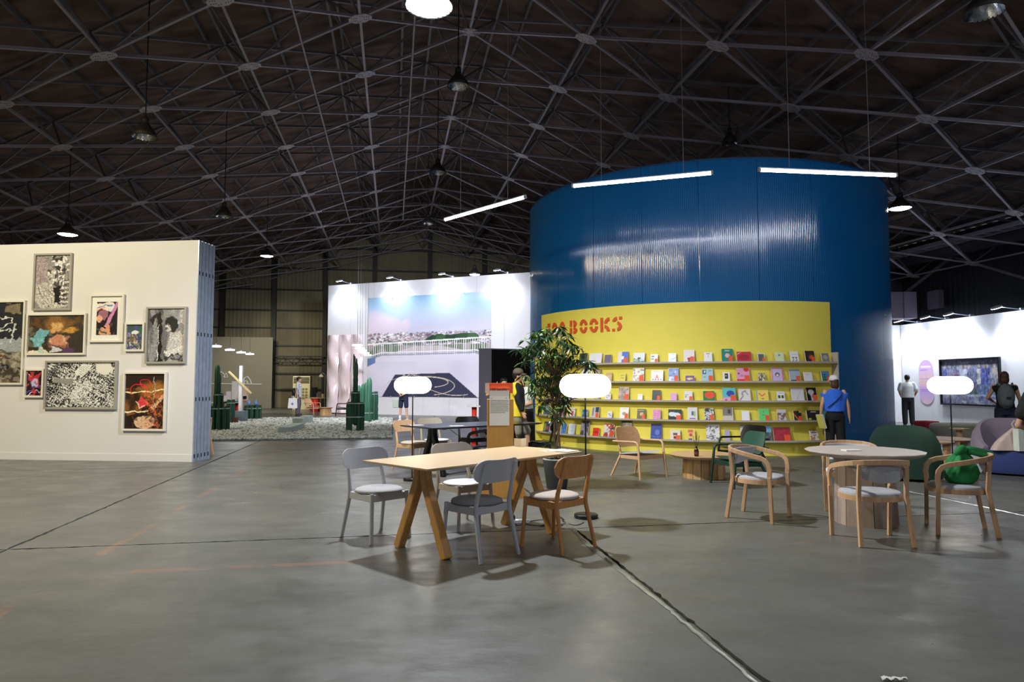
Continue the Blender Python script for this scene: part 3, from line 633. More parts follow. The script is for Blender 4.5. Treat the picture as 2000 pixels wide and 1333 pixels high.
# ------------------------------------------------------------------ books on the ledges
M_PAGES = mat('book_pages', 'DDD8D0', 0.8)
def cover(spec):
    base, prims = spec; cv = Canvas(20, 26, base)
    for p in prims:
        k = p[0]
        if k == 'r': cv.rect(*p[1:])
        elif k == 'c': cv.circ(*p[1:])
        elif k == 'n': cv.noise(p[1], (7, 6), .42, .6, p[2], .9)
        elif k == 'f': cv.noise(p[1], (16, 14), .5, .6, p[2], .9)
        elif k == 't': cv.text(*p[1:-1], p[-1], .09, .035, 3, .3)
        elif k == 'l': cv.line(*p[1:])
    return cv
ORD = ['top', 'second', 'third', 'fourth', 'lowest']
BK = [
# row, x0, x1, ytop, base, prims, tag, description
(0, 1130, 1145, 690, '2A3B2A', [('n', '55684A', 1)], 0, 'dark green book half hidden by the tree'),
(0, 1150, 1174, 690, 'EDEBF0', [('t', .35, .5, .65, 1, 'C8C6D0')], 0, 'large blank white book right of the tree crown'),
(0, 1180, 1193, 693, '76708A', [], 0, 'plain slate purple book'),
(0, 1206, 1226, 687, 'E6DCD4', [('r', .42, 0, 1, 1, '3E6CDC'), ('r', .35, .4, .6, .65, 'E8ECF8')], 1, 'white and royal blue book'),
(0, 1237, 1259, 689, 'E6ECEC', [('r', 0, .82, 1, 1, '6CB0C8'), ('f', '4A7060', 2), ('c', .5, .55, .12, '3A3034'), ('r', 0, 0, 1, .45, 'E4EAEE')], 0, 'white book with tiny figures on grass'),
(0, 1271, 1285, 692, 'E8E6E2', [('r', .1, .2, .5, .35, '3A4A7A'), ('r', .1, .5, .45, .6, '404040')], 1, 'white and navy paperback'),
(0, 1306, 1321, 690, 'E6ECF4', [('l', [(0, 1), (.9, .5)], .05, '9AB4CC'), ('l', [(0, .75), (1, .45)], .04, '8EA8C8'), ('r', .2, .1, .8, .16, '8090B0')], 0, 'silvery white book with pale blue stripes'),
(0, 1336, 1357, 683, 'EEE6E8', [('c', .5, .72, .15, 'B03038'), ('r', .4, .85, .6, 1, '303038')], 1, 'tall white book with a small red figure'),
(0, 1376, 1392, 688, 'F0EEF2', [('r', .3, .1, .7, .2, '8A8C98'), ('r', .5, .3, .56, .5, 'A0A0A8')], 0, 'white book with small grey title'),
(0, 1411, 1433, 681, '2E8874', [('c', .5, .5, .2, 'E8B8CC'), ('r', .3, .12, .7, .18, 'A8D8CC')], 1, 'teal green book with a pink disc'),
(0, 1441, 1469, 687, 'C83244', [('c', .5, .55, .36, 'A82838'), ('l', [(.05, .25), (.3, .08)], .05, 'F0B8C0')], 0, 'shiny wide crimson book'),
(0, 1482, 1495, 690, 'D8D0C8', [('r', .1, .12, .9, .95, '1E1A1C')], 1, 'small black bordered book'),
(0, 1516, 1533, 688, 'CBD8A8', [('r', .38, .22, .58, .4, '405068')], 0, 'pale lime green book'),
(0, 1546, 1562, 686, 'F0F0EE', [('l', [(.22, .58), (.42, .58), (.34, .7), (.44, .82), (.22, .86)], .05, '303848'), ('l', [(.56, .58), (.78, .58), (.68, .7), (.8, .82), (.56, .86)], .05, '303848'), ('r', .2, .3, .8, .36, 'C0C0C8')], 0, 'white book marked 33'),
(0, 1576, 1594, 685, '241C1E', [('c', .62, .55, .26, 'F0602C'), ('f', '584848', 4)], 1, 'black book with an orange circle'),
(0, 1608, 1622, 690, '8C8C88', [('c', .5, .45, .3, 'B8B4B0'), ('r', 0, .9, 1, 1, 'C8C8C0')], 0, 'grey photo book by the right end'),
(1, 1134, 1146, 720, 'E8E8EE', [('r', .4, .5, .9, 1, 'A0A8B8')], 0, 'white booklet peeping over the glowing lamp'),
(1, 1159, 1172, 722, 'B8A090', [('r', .2, .4, .8, .8, '7A2C30'), ('r', .9, 0, 1, 1, '181818')], 0, 'taupe book with a maroon square'),
(1, 1182, 1194, 728, 'D2B48C', [('r', .2, .3, .8, .7, 'DCC4A4')], 0, 'plain tan book'),
(1, 1209, 1221, 730, 'D8C848', [('r', .2, .2, .7, .26, '8A7A20'), ('r', .3, .5, .8, .56, '8A7A20')], 0, 'mustard yellow booklet'),
(1, 1235, 1257, 718, 'E2DED8', [('f', '807A78', 6), ('n', 'F0EEEA', 7)], 1, 'white book covered in grey sketches'),
(1, 1271, 1295, 723, 'EAE4E0', [('l', [(.38, .85), (.5, .45), (.62, .85)], .06, 'D04040'), ('r', .2, .12, .8, .17, 'B0A8A8'), ('r', .15, .78, .25, .86, '705060'), ('r', .75, .78, .85, .86, '705060')], 0, 'square off white book with a red letter A'),
(1, 1305, 1325, 719, 'E4E8F2', [('r', .05, .05, .95, .62, '3E68B8'), ('c', .7, .28, .12, 'D8E4F4'), ('n', '7A98D0', 9)], 1, 'blue book with a white moon'),
(1, 1339, 1356, 734, '7A58A8', [('c', .5, .5, .36, 'E8C848', .18), ('c', .4, .6, .14, 'F0F0F0')], 0, 'low purple book with a yellow shape'),
(1, 1371, 1393, 720, 'A8CCDC', [('r', .12, .1, .4, .42, '303848'), ('r', .18, .16, .34, .36, 'D0DCE4'), ('r', .6, .15, .85, .2, '607890'), ('r', .2, .6, .35, .64, '304060')], 1, 'pale blue book with a framed picture'),
(1, 1412, 1426, 727, 'ECECEC', [('r', .3, .15, .75, .7, '303030'), ('r', .4, .3, .55, .45, 'C0C0C0')], 0, 'white book with a black photograph'),
(1, 1440, 1465, 719, 'E8A0C4', [('c', .75, .12, .2, 'E02C34'), ('r', 0, .82, 1, 1, 'DC3038'), ('t', .3, .5, .7, 2, '9A58A8'), ('r', .1, .35, .25, .45, '705080')], 1, 'pink book with red spots'),
(1, 1482, 1495, 729, 'E4D0A0', [('f', '282420', 14), ('n', '3A3028', 5)], 0, 'cream and black patterned booklet'),
(1, 1509, 1531, 718, 'D43874', [('r', .12, .12, .88, .92, 'B8A8DC'), ('c', .5, .5, .2, '262430'), ('c', .5, .55, .11, 'E8C8C0')], 0, 'magenta framed book with a dark haired face'),
(1, 1544, 1564, 722, 'A8B4C8', [('r', 0, 0, 1, .12, '5080B0'), ('r', .1, .86, .6, 1, '202830')], 1, 'grey blue book with a dark base strip'),
(1, 1572, 1588, 727, 'E6E2EA', [('r', .3, .25, .7, .3, 'C8C4D0')], 0, 'plain white book'),
(1, 1607, 1622, 725, '5C88B8', [('r', .1, .3, .6, .4, '2A5848'), ('r', .1, .5, .6, .6, '2A6848'), ('r', .1, .7, .6, .95, '3A7848')], 1, 'blue and green striped book by the right end'),
(2, 1108, 1122, 760, 'DCD8E8', [('r', .1, .3, .6, .9, '503C78')], 0, 'white and violet booklet under the glowing lamp'),
(2, 1159, 1169, 770, 'C8AC84', [('r', .2, .4, .8, .6, '885C40')], 0, 'narrow tan booklet under the glowing lamp'),
(2, 1181, 1192, 768, 'E8E4E8', [('r', .2, .3, .4, .4, '485878'), ('r', .55, .35, .75, .45, '785868'), ('r', .25, .6, .45, .7, '484858')], 0, 'small white book with spotted cover'),
(2, 1207, 1227, 756, 'A08890', [('f', '604C58', 2), ('n', 'B8A4A8', 3)], 1, 'tall mottled mauve book'),
(2, 1245, 1254, 770, 'ECE8F0', [('r', .3, .2, .7, .3, 'C0C0D0')], 0, 'tiny white booklet'),
(2, 1273, 1289, 762, '2C2628', [], 1, 'plain black book'),
(2, 1309, 1321, 768, 'DCA0D4', [], 0, 'small plain lilac pink book'),
(2, 1336, 1352, 764, 'E8E4DE', [('r', .1, .38, .5, .44, '303030'), ('r', .1, .55, .3, .6, '606060')], 1, 'white book with black line of title'),
(2, 1373, 1395, 764, '1E7C40', [('c', .58, .4, .42, 'F04A28')], 0, 'green book with a big red circle'),
(2, 1411, 1437, 757, '66C4CC', [('r', 0, .75, 1, 1, 'E8A4CC'), ('l', [(.45, .5), (.65, .2)], .01, '3048A8'), ('c', .6, .45, .28, '3A50B0'), ('r', .2, .85, .35, .95, 'C03050')], 1, 'turquoise and pink book with a blue shape'),
(2, 1443, 1466, 760, 'E4E0E0', [('l', [(.1, .9), (.35, .6), (.3, .3), (.6, .15)], .09, 'A0989C'), ('l', [(.55, .2), (.8, .5)], .05, '888088')], 0, 'white book with a grey bird drawing'),
(2, 1478, 1501, 762, 'F0D048', [('r', 0, 0, .08, 1, '48A0A0'), ('l', [(.25, .3), (.45, .55), (.7, .35)], .08, 'E04838'), ('r', .4, .75, .6, .82, '806020')], 0, 'yellow book with a red scrawl'),
(2, 1518, 1533, 765, 'E8E6EC', [('r', .15, .4, .4, .7, '181C18'), ('r', .6, .4, .85, .7, '181C18'), ('r', .4, .45, .6, .65, 'A8D040'), ('r', .25, .15, .8, .2, '8080A0')], 0, 'white book with black and lime blocks'),
(2, 1547, 1571, 757, 'DCD8E0', [('l', [(.4, .9), (.6, .5), (.7, .3)], .03, 'B8B0C0'), ('r', 0, 0, 1, .06, 'B0A8A8')], 0, 'large pale grey book'),
(2, 1577, 1596, 757, '241E22', [('c', .45, .35, .28, 'C8B8C0'), ('l', [(.45, .5), (.5, .9)], .14, 'D0C4CC')], 1, 'black book with a white shape'),
(3, 1060, 1071, 792, '7890A8', [('c', .5, .3, .4, 'C0D8E8'), ('r', .2, .5, .8, .9, '485870')], 0, 'shiny steel blue book at the far left end'),
(3, 1078, 1089, 797, 'E6E0E8', [('r', .2, .4, .8, .45, 'A0A0A8')], 0, 'white booklet behind the tree stems'),
(3, 1092, 1102, 795, 'C898A8', [('n', '806070', 3)], 0, 'dusty pink photo book beside the tree stems'),
(3, 1111, 1121, 797, 'E4E0E0', [('r', .35, .35, .75, .85, 'DC4C4C')], 0, 'white book with a red block'),
(3, 1136, 1146, 800, '3C6890', [('n', '80B0C0', 3)], 0, 'dark teal blue book beside the lamp pole'),
(3, 1154, 1168, 795, 'C8C4C8', [('r', .5, .05, .95, .5, '404858'), ('r', .1, .1, .3, .8, '808898')], 1, 'black and grey striped book right of the lamp pole'),
(3, 1185, 1194, 804, 'E6E4E8', [('r', .3, .3, .5, .45, '485070'), ('r', .55, .5, .75, .65, '784050')], 0, 'small white book with four marks'),
(3, 1209, 1226, 796, 'E4E0E0', [('c', .5, .55, .2, '8A8078'), ('r', .2, .1, .8, .16, 'B0B0B8')], 1, 'white book with a drawn hand'),
(3, 1243, 1259, 799, '242C20', [('c', .55, .5, .22, 'C8A868'), ('r', .1, .1, .8, .18, '909880')], 1, 'glossy black book with a gold patch'),
(3, 1274, 1289, 800, 'E49CC8', [('f', 'C878B0', 5)], 0, 'pink patterned book'),
(3, 1304, 1330, 800, '1C1C22', [('c', .3, .45, .26, 'D8E4EC'), ('c', .62, .5, .26, 'DCE6EE')], 1, 'black book with two white circles'),
(3, 1342, 1361, 796, 'E2DEE4', [('r', .4, .3, .6, .6, '4868A0'), ('r', .6, .3, .8, .7, 'A8C878'), ('r', .2, .82, .8, .88, 'A03C98')], 0, 'white book with a blue green square and purple bar'),
(3, 1375, 1393, 797, 'DCDCDC', [('f', '202020', 6), ('r', .1, .05, .5, .3, '303030')], 1, 'black and white lettered book'),
(3, 1411, 1431, 796, 'CFC8C0', [('r', 0, 0, .92, .62, '8A7E78'), ('r', .5, .15, .75, .45, '484848')], 0, 'beige book with a taupe panel'),
(3, 1448, 1463, 803, 'F2F0F6', [], 0, 'blank white book'),
(3, 1482, 1502, 798, '5CD068', [('r', .4, .25, .5, .3, '287838'), ('r', .3, .5, .6, .55, '287838'), ('r', 0, 0, 1, .05, '389048')], 1, 'bright green book'),
(3, 1518, 1535, 800, 'C8C8CC', [('n', '7A4C38', 9), ('r', 0, 0, 1, .3, 'CCCCD0')], 0, 'pale grey book with brown scribbles'),
(3, 1550, 1565, 803, '302824', [('l', [(0, .3), (.7, 1)], .12, 'D86838'), ('r', .7, 0, 1, .2, 'C8A858')], 1, 'black and orange striped book'),
(3, 1576, 1602, 802, '36302E', [('c', .2, .82, .11, 'D8D83C'), ('r', .3, .12, .7, .18, 'D8D8D8'), ('r', .68, .6, .9, .66, 'E0E0E0')], 0, 'wide charcoal book with a yellow dot'),
(3, 1607, 1614, 796, '4C8C88', [], 0, 'teal book beside the woman in blue'),
(4, 1060, 1071, 824, '303848', [('r', .1, .2, .4, .9, '78A048'), ('c', .6, .6, .25, 'B04058')], 0, 'dark colourful book at the far left end'),
(4, 1073, 1083, 826, 'D8B8C4', [('r', .3, .3, .7, .6, 'B890A0')], 0, 'pale pink book left of the tree stems'),
(4, 1094, 1104, 828, '4470B8', [('n', '6890D0', 2)], 0, 'blue book right of the tree stems'),
(4, 1109, 1120, 828, 'D4DCE6', [('r', .3, .3, .7, .35, '98A8B8'), ('r', .3, .6, .7, .64, '98A8B8')], 0, 'pale ice blue book'),
(4, 1132, 1147, 822, 'A8A0A8', [('n', '504850', 4)], 0, 'tall grey photo book behind the lamp pole'),
(4, 1156, 1168, 836, 'E03828', [('r', .2, .4, .8, .6, 'A83038')], 0, 'small bright red book'),
(4, 1177, 1197, 828, 'E4DEDA', [('n', 'B84038', 4), ('r', .6, .3, .95, .42, '505050')], 1, 'white book with a red figure'),
(4, 1210, 1231, 823, '3C3436', [('c', .55, .5, .26, 'B0ACB8'), ('n', '706468', 5)], 0, 'dark photo book above the oak lounge chair'),
(4, 1269, 1290, 828, '2C429C', [('c', .6, .55, .22, '5878C8'), ('l', [(.1, .8), (.5, .85), (.9, .8)], .03, '6888D0')], 0, 'deep blue book with faint drawing'),
(4, 1307, 1327, 840, 'E8DCC8', [('r', .3, .3, .7, .55, '705048'), ('r', .35, .6, .65, .9, '882C34')], 1, 'cream book with a brown toy figure'),
(4, 1342, 1356, 840, 'E8D070', [('r', 0, 0, .7, .25, 'E86868'), ('r', .2, .35, .6, .6, 'C84868'), ('r', .1, .82, .6, 1, '7050A8')], 0, 'pink, yellow and purple booklet'),
(4, 1378, 1404, 829, 'DCDADC', [('f', '606064', 2), ('n', 'E8E6E8', 3)], 0, 'large white book with ink sketch'),
(4, 1414, 1424, 840, 'B0ACC8', [], 0, 'lilac booklet left of the black chair'),
(4, 1445, 1470, 830, 'D4D0CC', [('r', 0, 0, 1, .12, 'A8A4A0'), ('r', .1, .2, .9, .26, 'ECEAE8')], 0, 'light grey book above the black chair'),
(4, 1483, 1506, 832, '6CA8D4', [('r', 0, .42, 1, 1, '5C6C78'), ('n', '38444C', 7), ('r', 0, 0, 1, .42, '6CACDC')], 0, 'blue sky and city photo book'),
(4, 1510, 1543, 835, 'A81C30', [('f', 'B83044', 3)], 1, 'wide dark red book'),
(4, 1581, 1597, 842, 'ECE6DC', [('c', .5, .18, .36, '8468C0', .09), ('n', 'C09468', 5), ('r', 0, .28, 1, .4, 'ECE6DC')], 0, 'white book with a violet oval'),
(4, 1611, 1619, 838, 'E0DEE0', [('r', .2, .2, .7, .3, '404858'), ('r', .2, .5, .7, .6, '404858')], 0, 'white lettered booklet beside the woman in blue'),
]
for (row, x0, x1, yt, base, prims, tg, desc) in BK:
    zs = SHZ[row]; rb = RW+0.095; xm = (x0+x1)/2
    th, Y, _ = cyl_hit(xm, rb); tha = cyl_hit(x0, rb)[0]; thb = cyl_hit(x1, rb)[0]
    wd = abs(thb-tha)*rb; ht = max(0.12, HC+(ray(xm, yt)[2]/ray(xm, yt)[1])*(Y)-zs-0.0); ht = min(ht, 0.345)
    lean = 0.22; th_ = 0.018
    out = Vector((math.cos(th), math.sin(th), 0)); rt = Vector((-math.sin(th), math.cos(th), 0))
    b = thing('book', '%s, %s ledge%s' % (desc, ORD[row], ', orange card' if tg else ''), 'book', cpt(th, rb, zs+0.001), math.atan2(rt.y, rt.x), 'books on the yellow wall, %s ledge' % ORD[row])
    # local: x right, y = inward (away from camera) because rot maps x->rt ; outward = -y
    ca, sa = math.cos(lean), math.sin(lean)
    def BP(x, zz, d): return Vector((x, zz*sa-d*ca, zz*ca+d*sa))  # lean back against the wall
    w = MB(); hw = wd/2
    A = [BP(-hw, 0, 0), BP(hw, 0, 0), BP(hw, ht, 0), BP(-hw, ht, 0)]; w.prism(A, (0, 0, 0), (0, th_, 0)); w.build('body', M_PAGES, b)
    cvv = cover((base, prims))
    o = bpy.data.objects.new('cover', print_mesh('cover', cvv, lambda u, v: BP(-hw+wd*u, ht*v, 0.0025), 'cover_print')); COL.objects.link(o); o.parent = b
    if tg:
        w = MB(); q = [BP(hw-wd*0.40, 0.004, 0.008), BP(hw-wd*0.04, 0.004, 0.008), BP(hw-wd*0.04, ht*0.46, 0.008), BP(hw-wd*0.40, ht*0.46, 0.008)]
        w.prism(q, (0, 0, 0), (0, 0.003, 0)); w.build('card', M_ORANGE, b)
MATS['cover_print'].node_tree.nodes['Principled BSDF'].inputs['Roughness'].default_value = 0.3

# ------------------------------------------------------------------ framed pictures on the cream wall
def art(k):
    if k == 'wire':
        c = Canvas(70, 180, '2B2C33'); c.rect(0, .45, 1, .6, '9AA4A8'); c.rect(0, .6, 1, 1, '8C8676'); c.noise('C8D4DC', (6, 4), .5, .7, 2, .8, (0, .42, 1, .7)); c.noise('3A342A', (12, 6), .5, .6, 3, .8, (0, .6, 1, 1))
        c.line([(.1, .35), (.5, .3), (.75, .25), (.7, .2), (.3, .18), (0, .2)], .012, 'D8DADA'); c.line([(.8, .25), (.7, .5), (.3, .5), (.15, .4), (.5, .33), (.8, .35)], .014, 'C4CCCC'); c.rect(.55, .02, .9, .14, '7C705C'); c.circ(.25, .68, .3, '8A5A28', .03); c.circ(.4, .8, .3, '1C2030', .04); c.blocks(40, '3A3428', 'B8B4A8', 40, 90, 3, .5, (0, .62, 1, 1)); c.warp(.05, (30, 12), 2).grain(.25)
    elif k == 'hunched':
        c = Canvas(90, 130, '8C8888'); c.noise('2A2A2A', (14, 12), .52, .6, 4, .9, (.45, 0, 1, .3)); c.noise('E8E8E8', (18, 14), .6, .68, 5, .9, (.4, 0, 1, .3)); c.circ(.12, .3, .2, 'A09098', .22, soft=.4)
        c.poly([(0, .55), (.25, .48), (.5, .6), (.6, .85), (.8, .93), (.7, 1), (.2, 1), (0, .85)], 'B4B0AC')
        for i in range(10): c.line([(.02+.05*i, .55+.01*i), (.1+.06*i, .75), (.4+.03*i, .96)], .006, '4A4848' if i % 2 else 'E8E6E2')
        c.poly([(.5, .6), (.7, .55), (.72, .9), (.58, .88)], '1E1C1C')
        for i in range(11): c.line([(.7, .5+.04*i), (.98, .46+.045*i)], .018, 'ECE8E4' if i % 2 else '2E2C2C')
        c.circ(.56, .42, .24, 'A8A4A2', .15); c.noise('F0F0F0', (26, 22), .5, .62, 7, .8, (.34, .28, .8, .56)); c.noise('303030', (24, 20), .62, .7, 9, .8, (.34, .26, .9, .56)); c.line([(.55, .93), (.95, .92)], .03, 'C8C4C0'); c.warp(.05, (22, 18), 3).warp(.015, (60, 44), 6).grain(.5, 2)
    elif k == 'brown':
        c = Canvas(150, 104, '3A332C'); c.noise('7A5A30', (5, 8), .4, .8, 2, .9, (0, 0, 1, .45)); c.noise('6A4824', (9, 14), .5, .7, 22, .8, (.1, .02, .9, .4)); c.noise('8A9078', (8, 10), .55, .7, 23, .5, (0, .3, .4, 1)); c.poly([(.06, .75), (.2, .3), (.38, .38), (.22, .85)], '6FA8B8'); c.circ(.47, .22, .12, '9A6C38', soft=.7, k=.8); c.circ(.49, .32, .07, 'D8AC70', .10, rot=.4, soft=.6, k=.9); c.circ(.72, .38, .1, 'C09040', .05, soft=.5)
        c.circ(.55, .65, .14, 'D8A890', .12, soft=.3); c.noise('B87858', (12, 18), .5, .62, 5, .7, (.38, .5, .72, .85)); c.poly([(.02, .95), (.25, .8), (.35, 1), (.02, 1)], 'D8D0BC'); c.poly([(.45, .78), (.62, .98), (.36, .98)], 'C8C8D4'); c.noise('88C0C8', (14, 14), .55, .65, 6, .8, (.02, .6, .25, .98)); c.warp(.10, (9, 12), 3).warp(.03, (26, 34), 5).grain(.3, 2); c.circ(.72, .93, .09, '5A3A68', .06, soft=.4)
    elif k == 'pink':
        c = Canvas(84, 108, '201820'); c.poly([(0, .05), (.6, 0), (1, .12), (.6, .3), (.2, .2), (0, .3)], 'E8D8D0'); c.line([(0, .18), (.4, .08), (.8, .14)], .03, '3878B0'); c.line([(0, .26), (.35, .16)], .03, 'D8703C')
        c.circ(.3, .38, .24, '9A6878', .14); c.circ(.12, .5, .16, 'E4A890', .1); c.line([(.95, .05), (.4, .8)], .11, 'C886B8'); c.line([(.75, .15), (.62, .28)], .07, 'DCE0EC')
        c.poly([(.2, .75), (.6, .7), (.7, .95), (.5, 1), (.1, .95)], 'D89878'); c.line([(.1, .65), (.45, .8)], .04, '1A1218'); c.line([(.0, .8), (.5, .95)], .04, '30583C'); c.noise('6A4830', (10, 6), .6, .75, 4, .7, (.6, .3, 1, 1)); c.warp(.07, (10, 8), 3).warp(.02, (30, 24), 5).grain(.2, 2)
    elif k == 'collage':
        c = Canvas(60, 84, '3C5048'); c.noise('2C6858', (6, 6), .4, .7, 1, .9, (.5, 0, 1, .5)); c.noise('B0683C', (10, 8), .45, .6, 2, .9, (0, .3, .8, .8)); c.noise('4C4C90', (8, 8), .55, .65, 3, .9); c.circ(.5, .3, .22, 'D8E4E8', .07); c.noise('E0D8D0', (14, 12), .6, .7, 6, .9, (.1, .6, .9, 1)); c.blocks(30, '3C4464', 'D8C8B8', 30, 80, 5, .5, (0, .35, 1, 1)); c.warp(.1, (9, 7), 3).warp(.03, (24, 18), 8)
    elif k == 'helmet':
        c = Canvas(96, 132, '8A8A8C'); c.rect(0, 0, .4, 1, '55555A'); c.noise('A8A8AC', (5, 14), .5, .8, 11, .7); c.line([(.1, .05), (.2, .5), (.12, .95)], .1, '8E8E92'); c.line([(.3, .1), (.32, .95)], .09, '0E0E10'); c.line([(.28, .3), (.26, .95)], .015, 'E8E8E8'); c.poly([(0, .2), (.3, .05), (.34, .02), (.1, .28)], '1E1E20'); c.line([(.5, .2), (.42, .9)], .1, '6A6A6E')
        c.circ(.64, .27, .19, '18181A', .11, rot=.3); c.circ(.68, .34, .10, '202022', .09); c.circ(.55, .36, .085, 'C4C0BE', .085, rot=.3); c.noise('3A3A3C', (18, 16), .58, .66, 14, .8, (.45, .28, .66, .45)); c.noise('ECEAE8', (16, 16), .6, .7, 15, .8, (.55, .44, 1, .82)); c.poly([(.6, .45), (.9, .42), (1, .7), (.95, .85), (.5, .8)], 'C4C2C0'); c.poly([(.45, .82), (.9, .7), (1, .74), (.6, .9)], 'DCDAD8'); c.noise('2A2A2A', (22, 12), .5, .6, 3, .9, (.45, .84, 1, 1)); c.poly([(.85, 0), (1, 0), (1, .3), (.8, .25)], 'B4B4B6'); c.warp(.06, (14, 11), 3).warp(.018, (50, 40), 7).grain(.4, 3)
    elif k == 'red':
        c = Canvas(56, 84, '1C1820'); c.poly([(.1, .1), (.4, .25), (.6, .1), (.9, .05), (.7, .4), (.9, .6), (.5, .6), (.3, .5)], 'B8303A'); c.circ(.5, .5, .2, 'B8B8E4', .14, soft=.4); c.line([(0, .85), (.5, .7), (.95, .55)], .05, '6848A0'); c.line([(.05, .95), (.5, .82), (.9, .8)], .03, 'E0E0EC'); c.line([(.1, .12), (.25, .2)], .04, 'ECECF0'); c.noise('D04048', (12, 8), .6, .7, 4, .8); c.warp(.14, (8, 6), 3)
    elif k == 'city':
        c = Canvas(210, 140, '8A8A86'); rs = random.Random(2)
        for i in range(220):
            x, y = rs.random(), rs.random()*.9+.05; L = .05+.18*rs.random(); c.line([(x, y), (x+L*.8, y+L*.35 if x+y < 1.1 else y-L*.6)], .008, rs.choice(['F0F0EC', '282826', 'D0D0CC', '4A4A48']))
        c.noise('F0F0EE', (60, 90), .62, .68, 3, .7); c.noise('1E1E1C', (56, 84), .62, .68, 4, .8); c.circ(.06, .42, .09, '1A1A18', .05, soft=.5); c.blocks(170, '242422', 'ECECE8', 70, 190, 3, .85, rot=.45); c.poly([(.1, .33), (.45, .38), (.4, .5), (.08, .44)], 'A0A09A')
        for i in range(5): c.line([(.1, .34+.025*i), (.43, .39+.025*i)], .006, '50504C')
        c.poly([(.4, .2), (.5, .03), (.66, .06), (.6, .2), (.52, .32), (.42, .27)], 'E8E8E4'); c.poly([(.72, .02), (.9, .0), (.98, .14), (.84, .28), (.7, .18)], 'E2E0D8')
        for i in range(9): c.line([(.46, .3-.025*i), (.62, .27-.025*i)], .005, '30302E')
        for i in range(8): c.line([(.0, .45+.035*i), (.14, .47+.035*i)], .014, '1C1C1C')
        for i in range(16): c.line([(.82+.004*i, .3+.04*i), (1, .22+.04*i)], .006, '32322E')
        c.circ(.5, .66, .10, 'D8D8D4', .20, rot=.5, k=.45, soft=.3); c.noise('F4F4F0', (50, 60), .6, .66, 13, .8, (.38, .4, .66, .92)); c.warp(.02, (24, 30), 3)
    elif k == 'neon':
        c = Canvas(96, 140, '2A1A10'); c.noise('8A5424', (8, 6), .45, .75, 2, .9, (0, .25, 1, .75)); c.circ(.75, .3, .3, 'B87830', .12, soft=.7, k=.8); c.line([(0, .35), (.5, .33), (1, .28)], .02, 'F0D8A0'); c.line([(0, .69), (.6, .67)], .025, 'F8E8C8')
        c.noise('C85030', (18, 12), .5, .62, 6, .8, (.5, .35, 1, .95)); c.line([(1, .38), (.7, .62)], .06, 'E8B890'); c.noise('1A1418', (12, 10), .55, .7, 9, .8, (0, .7, 1, 1)); c.circ(.5, .87, .26, 'D8B090', .12); c.noise('5A3A30', (20, 14), .62, .7, 3, .7, (.2, .75, .8, 1))
        pts = [(.32+.2*math.cos(a)*(1-.02*a), .3-.13*math.sin(a)) for a in np.linspace(3.6, -.5, 20)]; c.line(pts, .014, 'E02838'); c.line([(.5+.13*math.cos(a), .17+.06*math.sin(a)) for a in np.linspace(0, 6.3, 20)], .012, 'E83040'); c.line([(.7, .05), (.75, .3), (.7, .6)], .008, 'B8C0C8')
        c.poly([(.3, .55), (.42, .4), (.6, .55), (.45, .62)], 'D84048'); c.line([(.3, .52), (.38, .62), (.5, .58)], .02, 'F0C8B0'); c.blocks(60, '301810', 'E88850', 40, 110, 7, .45, (.5, .38, 1, 1)); c.warp(.045, (16, 12), 3).grain(.3, 4)
    elif k == 'crowd':
        c = Canvas(170, 130, '6E6E88'); c.noise('9AA4C0', (6, 10), .4, .8, 2, .8); c.rect(.1, .33, .34, .5, '6A2C44'); c.rect(.5, .5, .66, .72, '463C48'); c.rect(.5, .7, .66, .8, '3C5C44'); c.rect(0, .8, 1, 1, '7C7C98')
        rs = random.Random(5)
        for x, col, hh in ((.05, '4858A0', .7), (.14, '8A8498', .75), (.36, 'B0B4CC', .8), (.44, 'C4C8DC', .82), (.5, '7C78A0', .7), (.67, 'D4CCCC', .85), (.74, '4858A8', .85), (.8, '3848A0', .8), (.92, 'C0B4AC', .85)):
            c.circ(x, .14, .028, 'C8B8A8'); c.poly([(x-.04, .2), (x+.04, .2), (x+.05, .55), (x-.045, .55)], col); c.rect(x-.035, .55, x-.004, hh, '5C7CA8'); c.rect(x+.004, .55, x+.035, hh, '4C5C88')
        c.noise('D8DCE8', (16, 60), .64, .74, 7, .45); c.noise('2A2A3C', (12, 46), .62, .75, 8, .4); c.noise('5A6CB0', (8, 30), .62, .7, 18, .35); c.noise('D8DCE8', (20, 10), .5, .7, 12, .6, (0, .78, 1, 1)); c.blocks(120, '34344C', 'C8CCDC', 20, 70, 9, .15); c.warp(.015, (20, 24), 3)
    return c
FR = mat('frame_white', 'DDD9CE', 0.5); FRG = mat('frame_grey', 'A8A49C', 0.4, 0.2)
PICS = [(-40, 50, 588, 752, 'wire', 'tall framed print of pale wires, cut by the left photo edge', FR, 0), (68, 142, 496, 607, 'hunched', 'framed black and white print of a hunched figure, topmost on the wall', FRG, 0),
 (54, 170, 613, 694, 'brown', 'wide framed print in blurred browns with a light blue patch', FR, 0), (177, 244, 576, 669, 'pink', 'framed print crossed by a pink diagonal band with broad white mat', FR, 1),
 (246, 284, 631, 687, 'collage', 'small framed multicoloured print between two larger portraits', FR, 0), (287, 365, 600, 711, 'helmet', 'framed black and white print of a figure in a dark helmet', FRG, 0),
 (50, 88, 721, 777, 'red', 'small framed print in red and violet on black', FR, 0), (90, 230, 705, 800, 'city', 'wide framed grey print of a dense city seen from above', FRG, 0),
 (242, 326, 727, 842, 'neon', 'framed orange brown print with looping red neon line, lowest right', FR, 0)]
